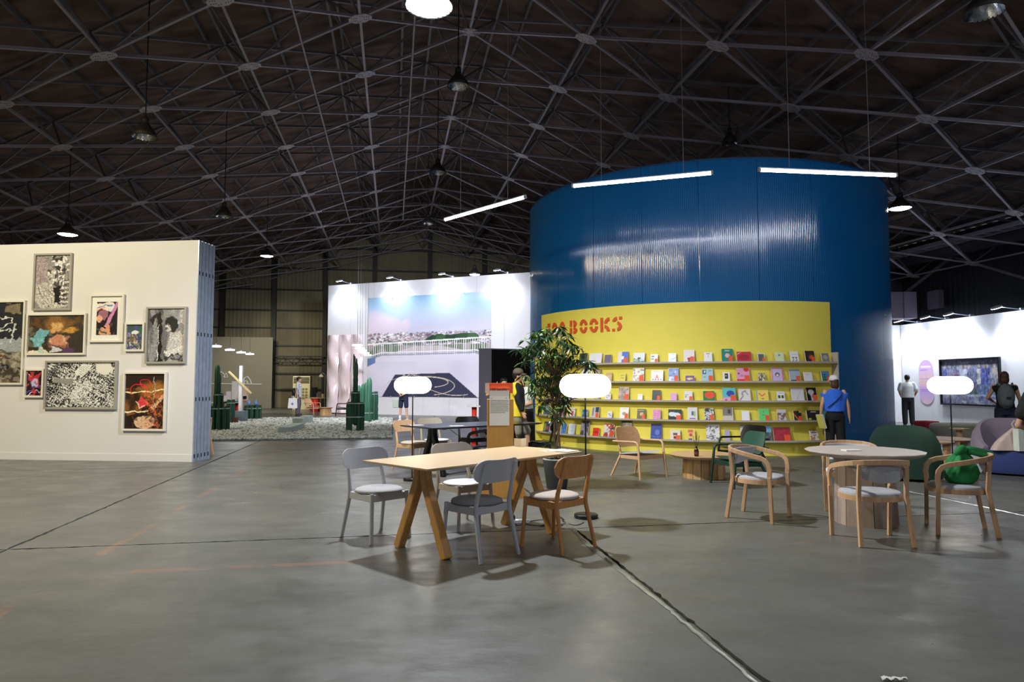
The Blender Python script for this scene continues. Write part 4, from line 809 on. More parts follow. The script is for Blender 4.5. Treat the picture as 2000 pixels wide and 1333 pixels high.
def framed(wp, x0, x1, y0, y1, k, label, fm, matw, name='framed_print', fw=0.035, dep=0.05, cat='picture'):
    xm, ym = (x0+x1)/2, (y0+y1)/2
    u0 = wp.hit(x0, ym)[0]; u1 = wp.hit(x1, ym)[0]; z1 = wp.hit(xm, y0)[1]; z0 = wp.hit(xm, y1)[1]
    if u0 > u1: u0, u1 = u1, u0
    W_, H_ = u1-u0, z1-z0; a = wp.ang(); flip = wp.n.dot(Vector((math.sin(a), -math.cos(a), 0))) < 0
    if flip: a += PI
    t = thing(name, label, cat, wp.pt((u0+u1)/2, z0, 0.001), a, 'framed prints on the cream wall' if fm is not M_BLK else None)
    for nm, cx, cz, sx, sz in (('frame_side', -W_/2+fw/2, H_/2, fw, H_), ('frame_side', W_/2-fw/2, H_/2, fw, H_), ('frame_side', 0, fw/2, W_-2*fw, fw), ('frame_side', 0, H_-fw/2, W_-2*fw, fw)):
        w = MB(); w.box((cx, -dep/2, cz), (sx, dep, sz)); w.build(nm, fm, t, bevel=0.003)
    w = MB(); w.box((0, -0.008, H_/2), (W_-2*fw, 0.016, H_-2*fw)); w.build('mount', M_PAPER, t)
    mw = fw+(0.10 if matw else 0.004)
    o = bpy.data.objects.new('print', print_mesh('print', art(k), lambda u, v: Vector((-W_/2+mw+(W_-2*mw)*u, -0.020, mw+(H_-2*mw)*v)))); COL.objects.link(o); o.parent = t
for p in PICS: framed(WL, *p)
framed(WR, 1839, 1957, 700, 793, 'crowd', 'wide black framed painting of a standing crowd on the gallery wall', M_BLK, 0, 'painting', 0.05, 0.08, 'painting')
# pill shaped wall text
u0 = WR.hit(1796, 745)[0]; u1 = WR.hit(1824, 745)[0]; z1 = WR.hit(1810, 703)[1]; z0 = WR.hit(1810, 791)[1]
a = WR.ang(); a += PI if WR.n.dot(Vector((math.sin(a), -math.cos(a), 0))) < 0 else 0
t = thing('wall_text_panel', 'tall pill shaped lilac and orange text panel on the gallery wall', 'sign', WR.pt((u0+u1)/2, z0, 0.002), a)
W_, H_ = abs(u1-u0), z1-z0
w = MB(); P = rounded_rect(W_, H_, W_/2-0.001, 10); w.prism([(x, 0, y+H_/2) for x, y in P], (0, 0, 0), (0, -0.012, 0)); w.build('board', mat('lilac_board', 'D8B8EC', 0.5), t)
cv = Canvas(40, 120, 'C8A0F0'); cv.grad('B898F0', 'F4CFC0', 0, .5); cv.grad('F4CFC0', 'C8A8F0', .5, .7); cv.grad('C8A8F0', 'F4D4D4', .7, 1); cv.text(.12, .13, .88, 1, 'F4E8FC', .05, .045, 2, .7); cv.text(.1, .22, .6, 1, '8E68D0', .05, .018); cv.text(.1, .42, .75, 3, '9C78D0', .035, .014, 4); cv.text(.1, .66, .75, 2, '9C78D0', .035, .014, 5)
def pillp(u, v):
    y = (v-0.5)*H_*0.985; r = W_/2*0.97; cy = H_/2-W_/2; k = r if abs(y) < cy else math.sqrt(max(0, r*r-min(r*r, (abs(y)-cy)**2))); return Vector(((u*2-1)*k, -0.0135, y+H_/2))
o = bpy.data.objects.new('lettering', print_mesh('lettering', cv, pillp)); COL.objects.link(o); o.parent = t
# ------------------------------------------------------------------ chairs
def stadium(hw, hh, n=8, r=None):
    return rounded_rect(2*hw, 2*hh, r or hh*0.98, n)
def castor(name, label, loc, rz, wood_m, seat_m, plain=False, group=None):
    """round-padded side chair; faces local +Y"""
    t = thing(name, label, 'chair', loc, rz, group)
    for s in (-1, 1):
        w = MB(); w.tube([(s*0.205, 0.205, 0), (s*0.185, 0.175, 0.425)], [0.0165, 0.019], 12); w.build('leg', wood_m, t)
        w = MB(); w.tube([(s*0.215, -0.265, 0), (s*0.190, -0.185, 0.36), (s*0.188, -0.18, 0.42), (s*0.186, -0.19, 0.48), (s*0.165, -0.268, 0.768)], [0.0165, 0.019, 0.020, 0.019, 0.0155], 12); w.build('leg', wood_m, t)
    w = MB()
    w.bar((-0.185, 0.17, 0.385), (0.185, 0.17, 0.385), 0.022, 0.06); w.bar((-0.185, -0.17, 0.385), (0.185, -0.17, 0.385), 0.022, 0.06)
    for s in (-1, 1): w.bar((s*0.185, 0.17, 0.385), (s*0.187, -0.17, 0.385), 0.022, 0.06); 
    w.build('seat_frame', wood_m, t, bevel=0.003)
    w = MB(); R = 0.222
    if plain: prof = [(0.05, 0.416), (R*0.93, 0.418), (R, 0.424), (R, 0.432), (R*0.93, 0.437), (R*0.4, 0.432), (0.02, 0.430)]
    else: prof = [(0.05, 0.415), (R*0.9, 0.416), (R*0.985, 0.424), (R, 0.434), (R*0.97, 0.446), (R*0.85, 0.456), (R*0.5, 0.462), (0.02, 0.463)]
    w.lathe((0, 0.01, 0), prof, 36, sx=0.97, sy=0.97); w.build('seat', seat_m, t)
    hw, hh, zc = 0.250, 0.098, 0.706
    def bp(u, v, s_):
        x = (u*2-1)*hw; e = abs(u*2-1); cap = hh*1.12/hw; k = 1.0 if e < 1-cap else math.sqrt(max(0.0004, 1-((e-(1-cap))/cap)**2))
        z = (v*2-1)*hh*k; y = -0.275+0.75*x*x-0.22*z+(0.0 if s_ else -0.013); top = 0.012*(1-(x/hw)**2) if v > .5 else 0
        return Vector((x, y+0.02, zc+z-top*(v*2-1)))
    w = MB(); w.slab(bp, 36, 8); w.build('backrest', wood_m, t, bevel=0.0)
    return t
def zr(fx, fy): return math.atan2(-fx, fy)       # rotation that turns local +Y to (fx, fy)
GA = 'round-seated side chairs at the oak trestle table'
castor('side_chair', 'pale grey side chair at the left end of the trestle table', (-1.225, 6.33, 0), zr(.70, -.70), M_GREYP, M_FAB, group=GA)
castor('side_chair', 'mid grey side chair in front of the trestle table, back to the camera', (-0.285, 5.73, 0), zr(-.72, .69), M_GREYP, M_FABD, group=GA)
castor('side_chair', 'oak side chair with beige pad at the right of the trestle table', (0.375, 5.99, 0), zr(-.70, .70), M_CHAIROAK, M_FABW, group=GA)
castor('side_chair', 'warm grey chair with bare white seat behind the trestle table', (-0.47, 6.83, 0), zr(.62, -.78), M_GREYP2, mat('white_seat', 'D8D8DC', 0.3), True, group=GA)

def trestle(name, label, center, ang, L, Wd, H, top_m, leg_m):
    t = thing(name, label, 'table', (center[0], center[1], 0), ang)
    w = MB()
    def ring(l, wd, z): return [Vector((sx*l/2, sy*wd/2, z)) for sx, sy in ((-1, -1), (1, -1), (1, 1), (-1, 1))]
    w.loft([ring(L-.12, Wd-.12, H-0.030), ring(L-0.02, Wd-0.02, H-0.016), ring(L, Wd, H-0.010), ring(L, Wd, H)], False); w.build('tabletop', top_m, t, bevel=0.002)
    for sx in (-1, 1):
        x = sx*(L/2-0.30)
        for sy in (-1, 1):
            P = [(x, sy*0.042, H-0.032), (x, sy*0.042, H-0.10), (x, sy*0.048, H-0.15), (x, sy*0.066, H-0.21), (x, sy*0.10, H-0.30), (x, sy*0.325, 0.0)]
            P = [(x, sy*0.042, H-0.032), (x, sy*0.042, H-0.11), (x, sy*0.050, H-0.155), (x, sy*0.070, H-0.21), (x, sy*0.315, 0.0)]
            w = MB(); w.sweep(P, 0.078, 0.078, up=(1, 0, 0)); w.build('leg', leg_m, t, bevel=0.012)
        w = MB(); w.box((x, 0, H-0.036), (0.06, Wd*0.72, 0.012)); w.build('fixing_plate', M_BLK, t)
    return t
TT = trestle('trestle_table', 'long pale oak trestle table with splayed square legs, centre front', (-0.295, 6.225), math.atan2(.72, .694), 1.90, 0.87, 0.75, M_OAKTOP, M_OAKLEG)
trestle('trestle_table', 'long black trestle table behind the sign stand', (-0.63, 11.1), math.atan2(.64, .77), 2.15, 0.95, 0.75, M_BLKTOP, M_BLK)
GB = 'side chairs round the black trestle table'
castor('side_chair', 'light oak side chair at the left end of the black table', (-1.62, 11.3, 0), zr(.8, -.6), M_PALEOAK, M_FABW, group=GB)
castor('side_chair', 'black side chair at the far side of the black table, before the red stand', (-0.70, 12.45, 0), zr(.55, -.83), M_BLK, M_BLK, True, group=GB)
castor('side_chair', 'black side chair at the right end of the black table, by the tree', (0.52, 11.55, 0), zr(-.93, .35), M_BLK, M_BLK, True, group=GB)
castor('side_chair', 'beige side chair with white seat at the far side of the black table', (-1.32, 11.98, 0), zr(.6, -.78), mat('beige_paint', 'A89C8E', 0.5), M_WHITE, True, group=GB)

def armchair(name, label, loc, rz, wm, fm, group=None):
    t = thing(name, label, 'chair', loc, rz, group)
    # bentwood rail: front leg top - arm - round the back
    pts = []; 
    right = [(0.275, 0.20, 0.45), (0.277, 0.205, 0.53), (0.278, 0.195, 0.585), (0.280, 0.165, 0.625), (0.282, 0.11, 0.648), (0.284, 0.04, 0.662), (0.282, -0.04, 0.678), (0.270, -0.12, 0.694), (0.235, -0.195, 0.708), (0.17, -0.25, 0.718), (0.09, -0.278, 0.722), (0, -0.288, 0.724)]
    rail = right+[(-x, y, z) for x, y, z in reversed(right[:-1])]
    w = MB(); w.sweep(rail, 0.026, 0.046, up=(0, 0, 1), smooth=False); w.build('arm_rail', wm, t, bevel=0.005)
    for s in (-1, 1):
        w = MB(); w.sweep([(s*0.262, 0.215, 0), (s*0.275, 0.202, 0.46)], 0.034, 0.034, up=(0, 1, 0)); w.build('leg', wm, t, bevel=0.004)
        w = MB(); w.sweep([(s*0.225, -0.27, 0), (s*0.205, -0.205, 0.42), (s*0.20, -0.228, 0.70)], 0.034, 0.036, up=(0, 1, 0)); w.build('leg', wm, t, bevel=0.004)
    def seat_ring(k, z, n=32):
        out = []
        for i in range(n):
            a = 2*PI*i/n; e = 2.6; x = math.copysign(abs(math.cos(a))**(2/e), math.cos(a))*0.262*k; y = math.copysign(abs(math.sin(a))**(2/e), math.sin(a))*0.235*k
            out.append(Vector((x*(1-0.12*(y < 0)*abs(y)/0.235), y+0.005, z)))
        return out
    w = MB(); w.loft([seat_ring(1, 0.375), seat_ring(1, 0.42)]); w.build('seat_band', wm, t, bevel=0.003)
    w = MB(); w.loft([seat_ring(.955, 0.41), seat_ring(.965, 0.432), seat_ring(.90, 0.447), seat_ring(.6, 0.456), seat_ring(.1, 0.458)]); w.build('seat_pad', fm, t)
    def bk(u, v, s_):
        a = math.radians(-90+(u*2-1)*62); zb = 0.71-0.165*(1-v)*(1-abs(u*2-1)**3*0.75)
        r = 0.262-(0.035 if s_ else 0)*math.sin(PI*min(1, max(0, u)))**.4; return Vector((r*math.cos(a)*1.0, r*math.sin(a)*1.0-0.01, zb-0.0))
    w = MB(); w.slab(bk, 24, 6); w.build('back_pad', fm, t)
    return t
GC = 'bentwood armchairs at the round table'
armchair('armchair', 'bentwood armchair left of the round table, turned half away', (2.60, 7.25, 0), zr(.77, -.64), M_PALEOAK, M_FAB, GC)
armchair('armchair', 'bentwood armchair in front of the round table, back to the camera', (3.22, 6.20, 0), zr(.03, 1), M_PALEOAK, M_FAB, GC)
armchair('armchair', 'bentwood armchair right of the round table holding the green bag', (4.25, 6.60, 0), zr(-.93, .36), M_PALEOAK, M_FAB, GC)
armchair('armchair', 'bentwood armchair behind the round table, only its pale rail in sight', (3.78, 7.72, 0), zr(-.35, -.94), M_PALEOAK, mat('pale_pad', 'C8C8CC', .9), GC)
armchair('armchair', 'armchair half hidden behind the end of the cream wall', (-6.18, 13.35, 0), zr(-1, .1), M_PALEOAK, M_FABD)
armchair('armchair', 'black bent-rail armchair at the near side of the black table', (-0.33, 10.55, 0), zr(-.66, .75), M_BLK, M_BLK, GB)

def lounge(name, label, loc, rz, wm, bm, sm, group=None):
    """low easy chair with arms; faces +Y"""
    t = thing(name, label, 'chair', loc, rz, group)
    for s in (-1, 1):
        w = MB(); w.tube([(s*0.30, 0.27, 0), (s*0.285, 0.235, 0.33), (s*0.282, 0.215, 0.50), (s*0.284, 0.19, 0.53), (s*0.29, 0.15, 0.54), (s*0.30, -0.26, 0.53)], [0.017, 0.019, 0.017, 0.016, 0.016, 0.014], 12); w.build('arm_leg', wm, t)
        w = MB(); w.tube([(s*0.27, -0.33, 0), (s*0.215, -0.19, 0.32), (s*0.205, -0.20, 0.38), (s*0.185, -0.275, 0.60)], [0.016, 0.019, 0.017, 0.013], 12); w.build('leg', wm, t)
        w = MB(); w.tube([(s*0.295, -0.24, 0.531), (s*0.19, -0.262, 0.535)], 0.013, 8); w.build('arm_joint', wm, t)
    w = MB(); w.bar((-0.28, 0.22, 0.31), (0.28, 0.22, 0.31), 0.025, 0.06); w.bar((-0.21, -0.18, 0.30), (0.21, -0.18, 0.30), 0.025, 0.06)
    for s in (-1, 1): w.bar((s*0.27, 0.22, 0.31), (s*0.21, -0.18, 0.30), 0.025, 0.05)
    w.build('seat_frame', wm, t, bevel=0.003)
    def sp(u, v, s_):
        x = (u*2-1)*(0.26-0.02*(1-v)); y = -0.22+0.46*v; e = 1-max(0, (abs(u*2-1)-.8)/.2)*.02
        return Vector((x*e, y, 0.335+0.05*v-0.012*math.cos((u*2-1)*PI/2)+(0.03 if s_ else 0)*(1-abs(u*2-1)**6)*(1-abs(v*2-1)**6)))
    w = MB(); w.slab(sp, 20, 12); w.build('seat', sm, t)
    hw, hh = 0.265, 0.15
    def bp(u, v, s_):
        x = (u*2-1)*hw; e = abs(u*2-1); cap = hh*0.8/hw; k = 1.0 if e < 1-cap else (1-((e-(1-cap))/cap)**2.6)**(1/2.2) if e < 1 else 0.02
        z = (v*2-1)*hh*max(k, 0.03); y = -0.255+0.55*x*x-0.30*z+(0 if s_ else -0.014); return Vector((x, y, 0.585+z))
    w = MB(); w.slab(bp, 32, 8); w.build('backrest', bm, t)
    return t
GD = 'lounge chairs round the low oak table'
lounge('lounge_chair', 'low oak lounge chair with pale seat left of the low round table', (1.93, 10.42, 0), zr(.62, -.78), M_PALEOAK, wood('oak_ply', 'C09468', axis='X'), M_FAB, GD)
lounge('lounge_chair', 'dark green low lounge chair at the low round table', (3.14, 9.52, 0), zr(-.93, -.22), M_GRN, mat('green_ply', '35594A', 0.35, var=0.06), M_GRN, GD)
lounge('lounge_chair', 'black low lounge chair behind the green one', (3.66, 10.92, 0), zr(-.90, -.42), M_BLK, M_BLK, M_BLK, GD)
lounge('lounge_chair', 'small oak lounge chair far back beside the man with the white bag', G(610, 811), zr(.95, -.3), M_PALEOAK, M_PALEOAK, M_PALEOAK)
lounge('lounge_chair', 'black lounge chair far back against the pink wavy film', G(668, 813), zr(-.95, -.25), M_BLK, M_BLK, M_BLK)

# ------------------------------------------------------------------ tables with stave drum bases
def drum_table(name, label, loc, H, R, rb, top_m, base_m, n=16, th=0.045, rt=None):
    t = thing(name, label, 'table', loc)
    w = MB(); seg = 16
    w.lathe((0, 0, 0), [(R*0.90, H-th), (R, H-0.012), (R, H)], seg, False); w.build('tabletop', top_m, t, bevel=0.002)
    rt = rt or rb*0.86
    for k in range(n):
        a0 = 2*PI*k/n+0.012; a1 = 2*PI*(k+1)/n-0.012
        P = lambda a, r, z: Vector((r*math.cos(a), r*math.sin(a), z))
        w = MB(); w.loft([[P(a0, rb, 0), P(a1, rb, 0), P(a1, rb-.04, 0), P(a0, rb-.04, 0)], [P(a0, rt, H-th), P(a1, rt, H-th), P(a1, rt-.04, H-th), P(a0, rt-.04, H-th)]], False)
        w.build('stave', base_m[k % len(base_m)] if isinstance(base_m, list) else base_m, t)
    return t
sv = [wood('stave_a', 'A89486', axis='Z', var=.08), wood('stave_b', 'B4A092', axis='Z', var=.08), wood('stave_c', '9C887A', axis='Z', var=.08)]
so = [wood('ostave_a', 'C09868', axis='Z', var=.1), wood('ostave_b', 'CBA474', axis='Z', var=.1), wood('ostave_c', 'B48C5C', axis='Z', var=.1)]
drum_table('round_table', 'pale round dining table on a drum of wooden staves', (3.57, 6.98, 0), 0.725, 0.555, 0.292, wood('washed_top', 'C4B8AE', 0.45, 'X', .07), sv, 14, rt=0.272)
drum_table('low_round_table', 'low oak round table on a drum of staves before the book wall', (2.88, 10.35, 0), 0.345, 0.50, 0.32, wood('oak_disc', 'CFA878', 0.45, 'X', .1), so, 16, rt=.305)
drum_table('low_round_table', 'small oak drum table far back between two lounge chairs', G(636, 812), 0.36, 0.32, 0.28, M_PALEOAK, so, 14)
d = thing('reed_diffuser', 'brown glass reed diffuser bottle on the low oak round table', 'diffuser', (2.68, 10.0, 0.346))
w = MB(); w.lathe((0, 0, 0), [(0.03, 0), (0.033, 0.01), (0.033, 0.085), (0.028, 0.10), (0.014, 0.11), (0.014, 0.125)], 20); w.build('bottle', mat('brown_glass', '2A1510', 0.1, coat=.5), d)
w = MB(); w.lathe((0, 0, 0), [(0.017, 0.122), (0.017, 0.145), (0.010, 0.148)], 16); w.build('cap', M_BLK, d)
w = MB(); w.lathe((0, 0, 0), [(0.0345, 0.03), (0.0345, 0.07)], 20, cap=False); w.build('paper_label', mat('label_red', '7A3A2C', .6), d)
for k in range(6):
    a = k*1.05+.4; w = MB(); w.tube([(0.004*math.cos(a), 0.004*math.sin(a), 0.1), (0.055*math.cos(a), 0.04*math.sin(a), 0.30)], 0.0018, 5); w.build('reed', M_BLK, d)
o = MB(); o.box((0, 0, 0.006), (0.17, 0.10, 0.012)); tag(o.build('notepad', M_PAPER, None, (3.42, 6.93, 0.725), 0.1, bevel=.002), 'white notepad lying on the pale round table', 'notepad')

# papers and card on the trestle table
tp = lambda px, py, z=0.751: G(px, py, z)
for k, (px, py, a, lab) in enumerate(((1079, 881, .5, 'printed leaflet on the trestle table, nearest the middle'), (1093, 879.5, .7, 'printed leaflet on the trestle table, lying across another'), (1107, 881, .9, 'printed leaflet at the right corner of the trestle table'))):
    p = tp(px, py, 0.7515+0.0022*k); l = thing('leaflet', lab, 'leaflet', p, a, 'leaflets on the trestle table')
    w = MB(); w.box((0, 0, 0), (0.21, 0.15, 0.0016)); w.build('sheet', M_PAPER, l)
    w = MB()
    for q in range(5): w.box((-.02+.01*q % 3*.01, -0.05+0.022*q, 0.0012), (0.15-.03*(q % 2), 0.006, 0.0006))
    w.build('printed_text', mat('ink', '50505A', .7), l)
p = tp(1017, 873); l = thing('folded_card', 'small blank cream folded card standing at the far edge of the trestle table', 'card', p, .2)
w = MB(); w.slab(lambda u, v, s_: Vector((-.065*(1-u), -.03+.05*(1-u)+(0.002 if s_ else 0), .085*v)), 1, 1, False); w.build('left_leaf', mat('cream_card', 'D8CDB8', .7), l)
w = MB(); w.slab(lambda u, v, s_: Vector((.065*u, -.03+.05*u+(0.002 if s_ else 0), .085*v)), 1, 1, False); w.build('right_leaf', mat('cream_card2', 'E2D8C4', .7), l)
for (x, y, a, lab) in ((-1.5, 10.75, .5, 'white leaflet at the left end of the black table'), (-.85, 10.55, .2, 'white leaflet near the front corner of the black table')):
    o = MB(); o.box((0, 0, .001), (.21, .15, .002)); tag(o.build('leaflet', M_PAPER, None, (x, y, .751), a), lab, 'leaflet')

# ------------------------------------------------------------------ floor lamps
M_GLOW = emis('opal_glow', 'FFF4E2', 9.0)
def floor_lamp(x, y, label):
    t = thing('floor_lamp', label, 'lamp', (x, y, 0), 0, 'floor lamps with glowing oval shades')
    w = MB(); w.lathe((0, 0, 0), [(0.118, 0), (0.125, 0.006), (0.125, 0.036), (0.12, 0.04)], 40); w.build('base', M_BLK, t)
    w = MB(); w.tube([(0, 0, 0.035), (0, 0, 1.27)], 0.0085, 12); w.build('pole', M_BLK, t)
    pr = []
    R, H = 0.272, 0.122; n = 14
    for k in range(n+1):
        a = -PI/2+PI*k/n; pr.append((R-H*1.05+H*1.05*math.cos(a), 1.378+H*math.sin(a)))
    pr = [(0.02, pr[0][1])]+pr+[(0.02, pr[-1][1])]
    w = MB(); w.lathe((0, 0, 0), pr, 48); w.build('lamp_shade', M_GLOW, t)
floor_lamp(0.775, 7.24, 'floor lamp with glowing oval shade behind the oak side chair')
floor_lamp(-1.45, 10.0, 'floor lamp with glowing oval shade, farthest left, before the mural')
floor_lamp(6.05, 9.45, 'floor lamp with glowing oval shade, rightmost, between the lounge seats')

# ------------------------------------------------------------------ sign stand
SX, SY = -0.145, 8.5
t = thing('sign_stand', 'plywood stand with white 100 books notice and orange plate', 'sign', (SX, SY, 0), 0.06)
M_PLY = wood('plywood', 'D09C50', 0.5, 'Z', .06)
w = MB(); w.box((0, 0, 0.605), (0.325, 0.10, 1.21)); w.build('post', M_PLY, t, bevel=0.003)
for s in (-1, 1):
    w = MB(); w.prism([(s*0.163, 0, 0), (s*0.163, 0, 0.50), (s*0.20, 0, 0.42), (s*0.33, 0, 0.0)], (0, -0.035, 0), (0, 0.035, 0)); w.build('side_fin', M_PLY, t)
w = MB(); w.prism([(0, 0.05, 0), (0, 0.05, 0.5), (0, 0.33, 0)], (-0.03, 0, 0), (0.03, 0, 0)); w.build('back_fin', M_PLY, t)
w = MB(); w.box((-0.015, -0.075, 1.345), (0.335, 0.012, 0.125)); w.build('orange_plate', M_ORANGE, t, bevel=.002)
w = MB(); w.box((-0.165, -0.0825, 1.345), (0.05, 0.003, 0.122)); w.build('pale_edge', mat('pink_edge', 'E8C8C0', .6), t)
w = MB(); w.box((-0.015, -0.092, 1.115), (0.243, 0.012, 0.455)); w.build('notice_sheet', mat('notice_white', 'F6F4F0', .6), t, bevel=.001)
w = MB(); w.box((-0.015, -0.099, 1.295), (0.243, 0.002, 0.09)); w.build('header_band', mat('notice_grey', 'DEDBD8', .6), t)
w = MB(); w.box((-0.015, -0.0995, 1.3315), (0.243, 0.003, 0.022)); w.build('orange_band', M_ORANGE, t)
fc = bpy.data.curves.new('title_lettering', 'FONT'); fc.body = '100 books'; fc.size = 0.050; fc.extrude = 0.0008; fc.align_x = 'CENTER'; fc.materials.append(mat('ink_black', '2A2426', .6))
ft = bpy.data.objects.new('tmp', fc); COL.objects.link(ft); bpy.context.view_layer.update(); fm_ = bpy.data.meshes.new_from_object(ft.evaluated_get(bpy.context.evaluated_depsgraph_get())); bpy.data.objects.remove(ft)
fo = bpy.data.objects.new('title_lettering', fm_); COL.objects.link(fo); fo.parent = t; fo.location = (-0.030, -0.1035, 1.315); fo.rotation_euler = (PI/2, 0, 0)
w = MB(); rs = random.Random(8)
for k in range(10):
    x = -0.125; zz = 1.195-0.0165*k
    while x < (0.09 if k < 9 else 0.05):
        L = 0.006+0.018*rs.random(); w.box((x+L/2, -0.0985, zz), (L, 0.0014, 0.0052)); x += L+0.003
w.box((-0.115, -0.0985, 1.222), (0.02, 0.0014, 0.005)); w.box((0.07, -0.0985, 1.222), (0.02, 0.0014, 0.005))
w.build('small_print', mat('ink', '50505A', .7), t, kind='stuff')

# ------------------------------------------------------------------ potted tree
PX, PY = 0.60, 9.25
t = thing('potted_tree', 'tall potted umbrella tree with twisted stems in dark grey pot', 'plant', (PX, PY, 0))
w = MB(); w.lathe((0, 0, 0), [(0.125, 0), (0.135, 0.01), (0.185, 0.375), (0.185, 0.39), (0.165, 0.39), (0.16, 0.33), (0.02, 0.33)], 36); w.build('pot', mat('pot_grey', '3C4046', 0.6, var=.15, scale=20, stretch=(1, 1, .2)), t)
w = MB(); w.lathe((0, 0, 0), [(0.186, 0.385), (0.188, 0.398), (0.160, 0.398), (0.158, 0.385)], 36); w.build('rim', mat('rim_white', 'C8C8C4', .5), t)
w = MB(); w.lathe((0, 0, 0), [(0.159, 0.33), (0.155, 0.355), (0.02, 0.37)], 24); w.build('soil', mat('soil', '2A2018', .95, bump=.8, scale=60), t)
M_BARK = mat('bark', '7A6654', 0.8, var=.25, scale=30, bump=.4)
rt_ = random.Random(12)
stems = []
for s in (0, 1, 2):
    P = []; 
    for k in range(15):
        z = 0.34+0.085*k; a = s*2.1+z*4.2; r = 0.050*(1-.3*math.sin(z*3)); P.append(Vector((r*math.cos(a)+0.02*math.sin(z*2)-0.01, r*math.sin(a), z)))
    if s < 3:
        w = MB(); w.tube(P, [0.0145-.0003*k for k in range(15)], 9); w.build('stem', M_BARK, t)
    stems.append(P)
crown = [  # px, py of whorl clusters, from the photograph, with a depth offset
]
leafc = []
def whorl_cluster(c, n, sp):
    for _ in range(n): leafc.append(c+Vector((rt_.gauss(0, sp[0]), rt_.gauss(0, sp[1]), rt_.gauss(0, sp[2]))))
for px, py, n, sx, sz in ((1060, 648, 7, .07, .05), (1092, 645, 5, .05, .05), (1035, 665, 7, .07, .05), (1022, 690, 6, .06, .05), (1050, 690, 8, .08, .06), (1085, 678, 10, .09, .06), (1112, 672, 7, .07, .05),
    (1080, 705, 14, .12, .06), (1112, 705, 12, .10, .06), (1140, 712, 7, .05, .05), (1125, 735, 7, .08, .05), (1085, 738, 12, .11, .06), (1055, 735, 8, .09, .06), (1062, 765, 9, .09, .06), (1095, 765, 6, .07, .05), (1045, 760, 4, .05, .05), (1098, 790, 5, .05, .05), (1070, 790, 5, .06, .04), (1105, 800, 2, .03, .03), (1085, 812, 2, .03, .03), (1103, 785, 2, .03, .03)):
    whorl_cluster(D(px, py, PY)-Vector((PX, PY, 0)), int(n*1.15), (sx, .16, sz))
mb_b = MB()
for c in leafc:
    b0 = Vector((0.02*rt_.uniform(-1, 1), 0.02*rt_.uniform(-1, 1), min(1.50, max(0.95, c.z-0.30*rt_.uniform(.7, 1.5)))))
    mid_ = (b0+c)/2+Vector((0, 0, -0.03)); mb_b.tube([b0, mid_, c], [0.0055, 0.0035, 0.002], 5, False)
mb_b.build('branches', M_BARK, t, kind='stuff')
def leafm(fold=0.25, droop=0.35):
    w = MB(); n = 6; L = 0.125; vs = []
    for i in range(n+1):
        s = i/n; wd = 0.0155*math.sin(PI*min(1, s*1.02+.02))**.8+0.0008; z = -droop*L*s*s
        vs += [Vector((-wd, L*s, z+fold*wd)), Vector((0, L*s, z)), Vector((wd, L*s, z+fold*wd))]
    w.add(vs, [(3*i+a, 3*i+a+1, 3*i+a+4, 3*i+a+3) for i in range(n) for a in (0, 1)], True); return w
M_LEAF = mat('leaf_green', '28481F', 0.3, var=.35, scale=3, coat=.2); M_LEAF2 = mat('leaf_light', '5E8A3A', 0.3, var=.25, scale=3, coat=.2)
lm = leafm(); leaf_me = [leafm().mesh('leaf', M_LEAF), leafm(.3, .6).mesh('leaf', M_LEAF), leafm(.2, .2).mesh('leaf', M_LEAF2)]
allv = []
for c in leafc:
    nl = rt_.choice((6, 7, 8, 9)); a0 = rt_.random()*6
    for k in range(nl):
        a = a0+2*PI*k/nl+rt_.gauss(0, .15); el = math.radians(rt_.gauss(-14, 18)); s = rt_.uniform(.75, 1.15)
        R = Matrix.Rotation(a, 4, 'Z')@Matrix.Rotation(el, 4, 'X')@Matrix.Rotation(rt_.gauss(0, .3), 4, 'Y')
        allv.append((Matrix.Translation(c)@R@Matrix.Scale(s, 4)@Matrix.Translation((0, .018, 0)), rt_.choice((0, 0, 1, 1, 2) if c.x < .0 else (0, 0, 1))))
allv.sort(key=lambda q: q[0].translation.y)
for M, k in allv[:298]:
    o = bpy.data.objects.new('leaf', leaf_me[k]); COL.objects.link(o); o.parent = t; o.matrix_local = M
w = MB()
for M, k in allv[298:]:
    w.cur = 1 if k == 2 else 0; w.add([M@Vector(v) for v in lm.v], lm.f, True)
w.build('foliage', [M_LEAF, M_LEAF2], t, kind='stuff')
w = MB()   # fern-like sprouts low on the stems
for k in range(70):
    a = rt_.random()*6.28; r = rt_.uniform(.02, .16); z = rt_.uniform(.40, .62); ex = -.16 if k % 2 else 0
    c = Vector((r*math.cos(a)+ex*rt_.random(), r*math.sin(a)*.6, z+(.14 if ex else 0)*rt_.random()))
    R = Matrix.Rotation(a+rt_.gauss(0, .5), 4, 'Z')@Matrix.Rotation(math.radians(rt_.gauss(0, 25)), 4, 'X'); M = Matrix.Translation(c)@R@Matrix.Scale(rt_.uniform(.35, .6), 4)
    w.add([M@Vector(v) for v in lm.v], lm.f, True)
w.build('low_sprouts', M_LEAF2, t, kind='stuff')

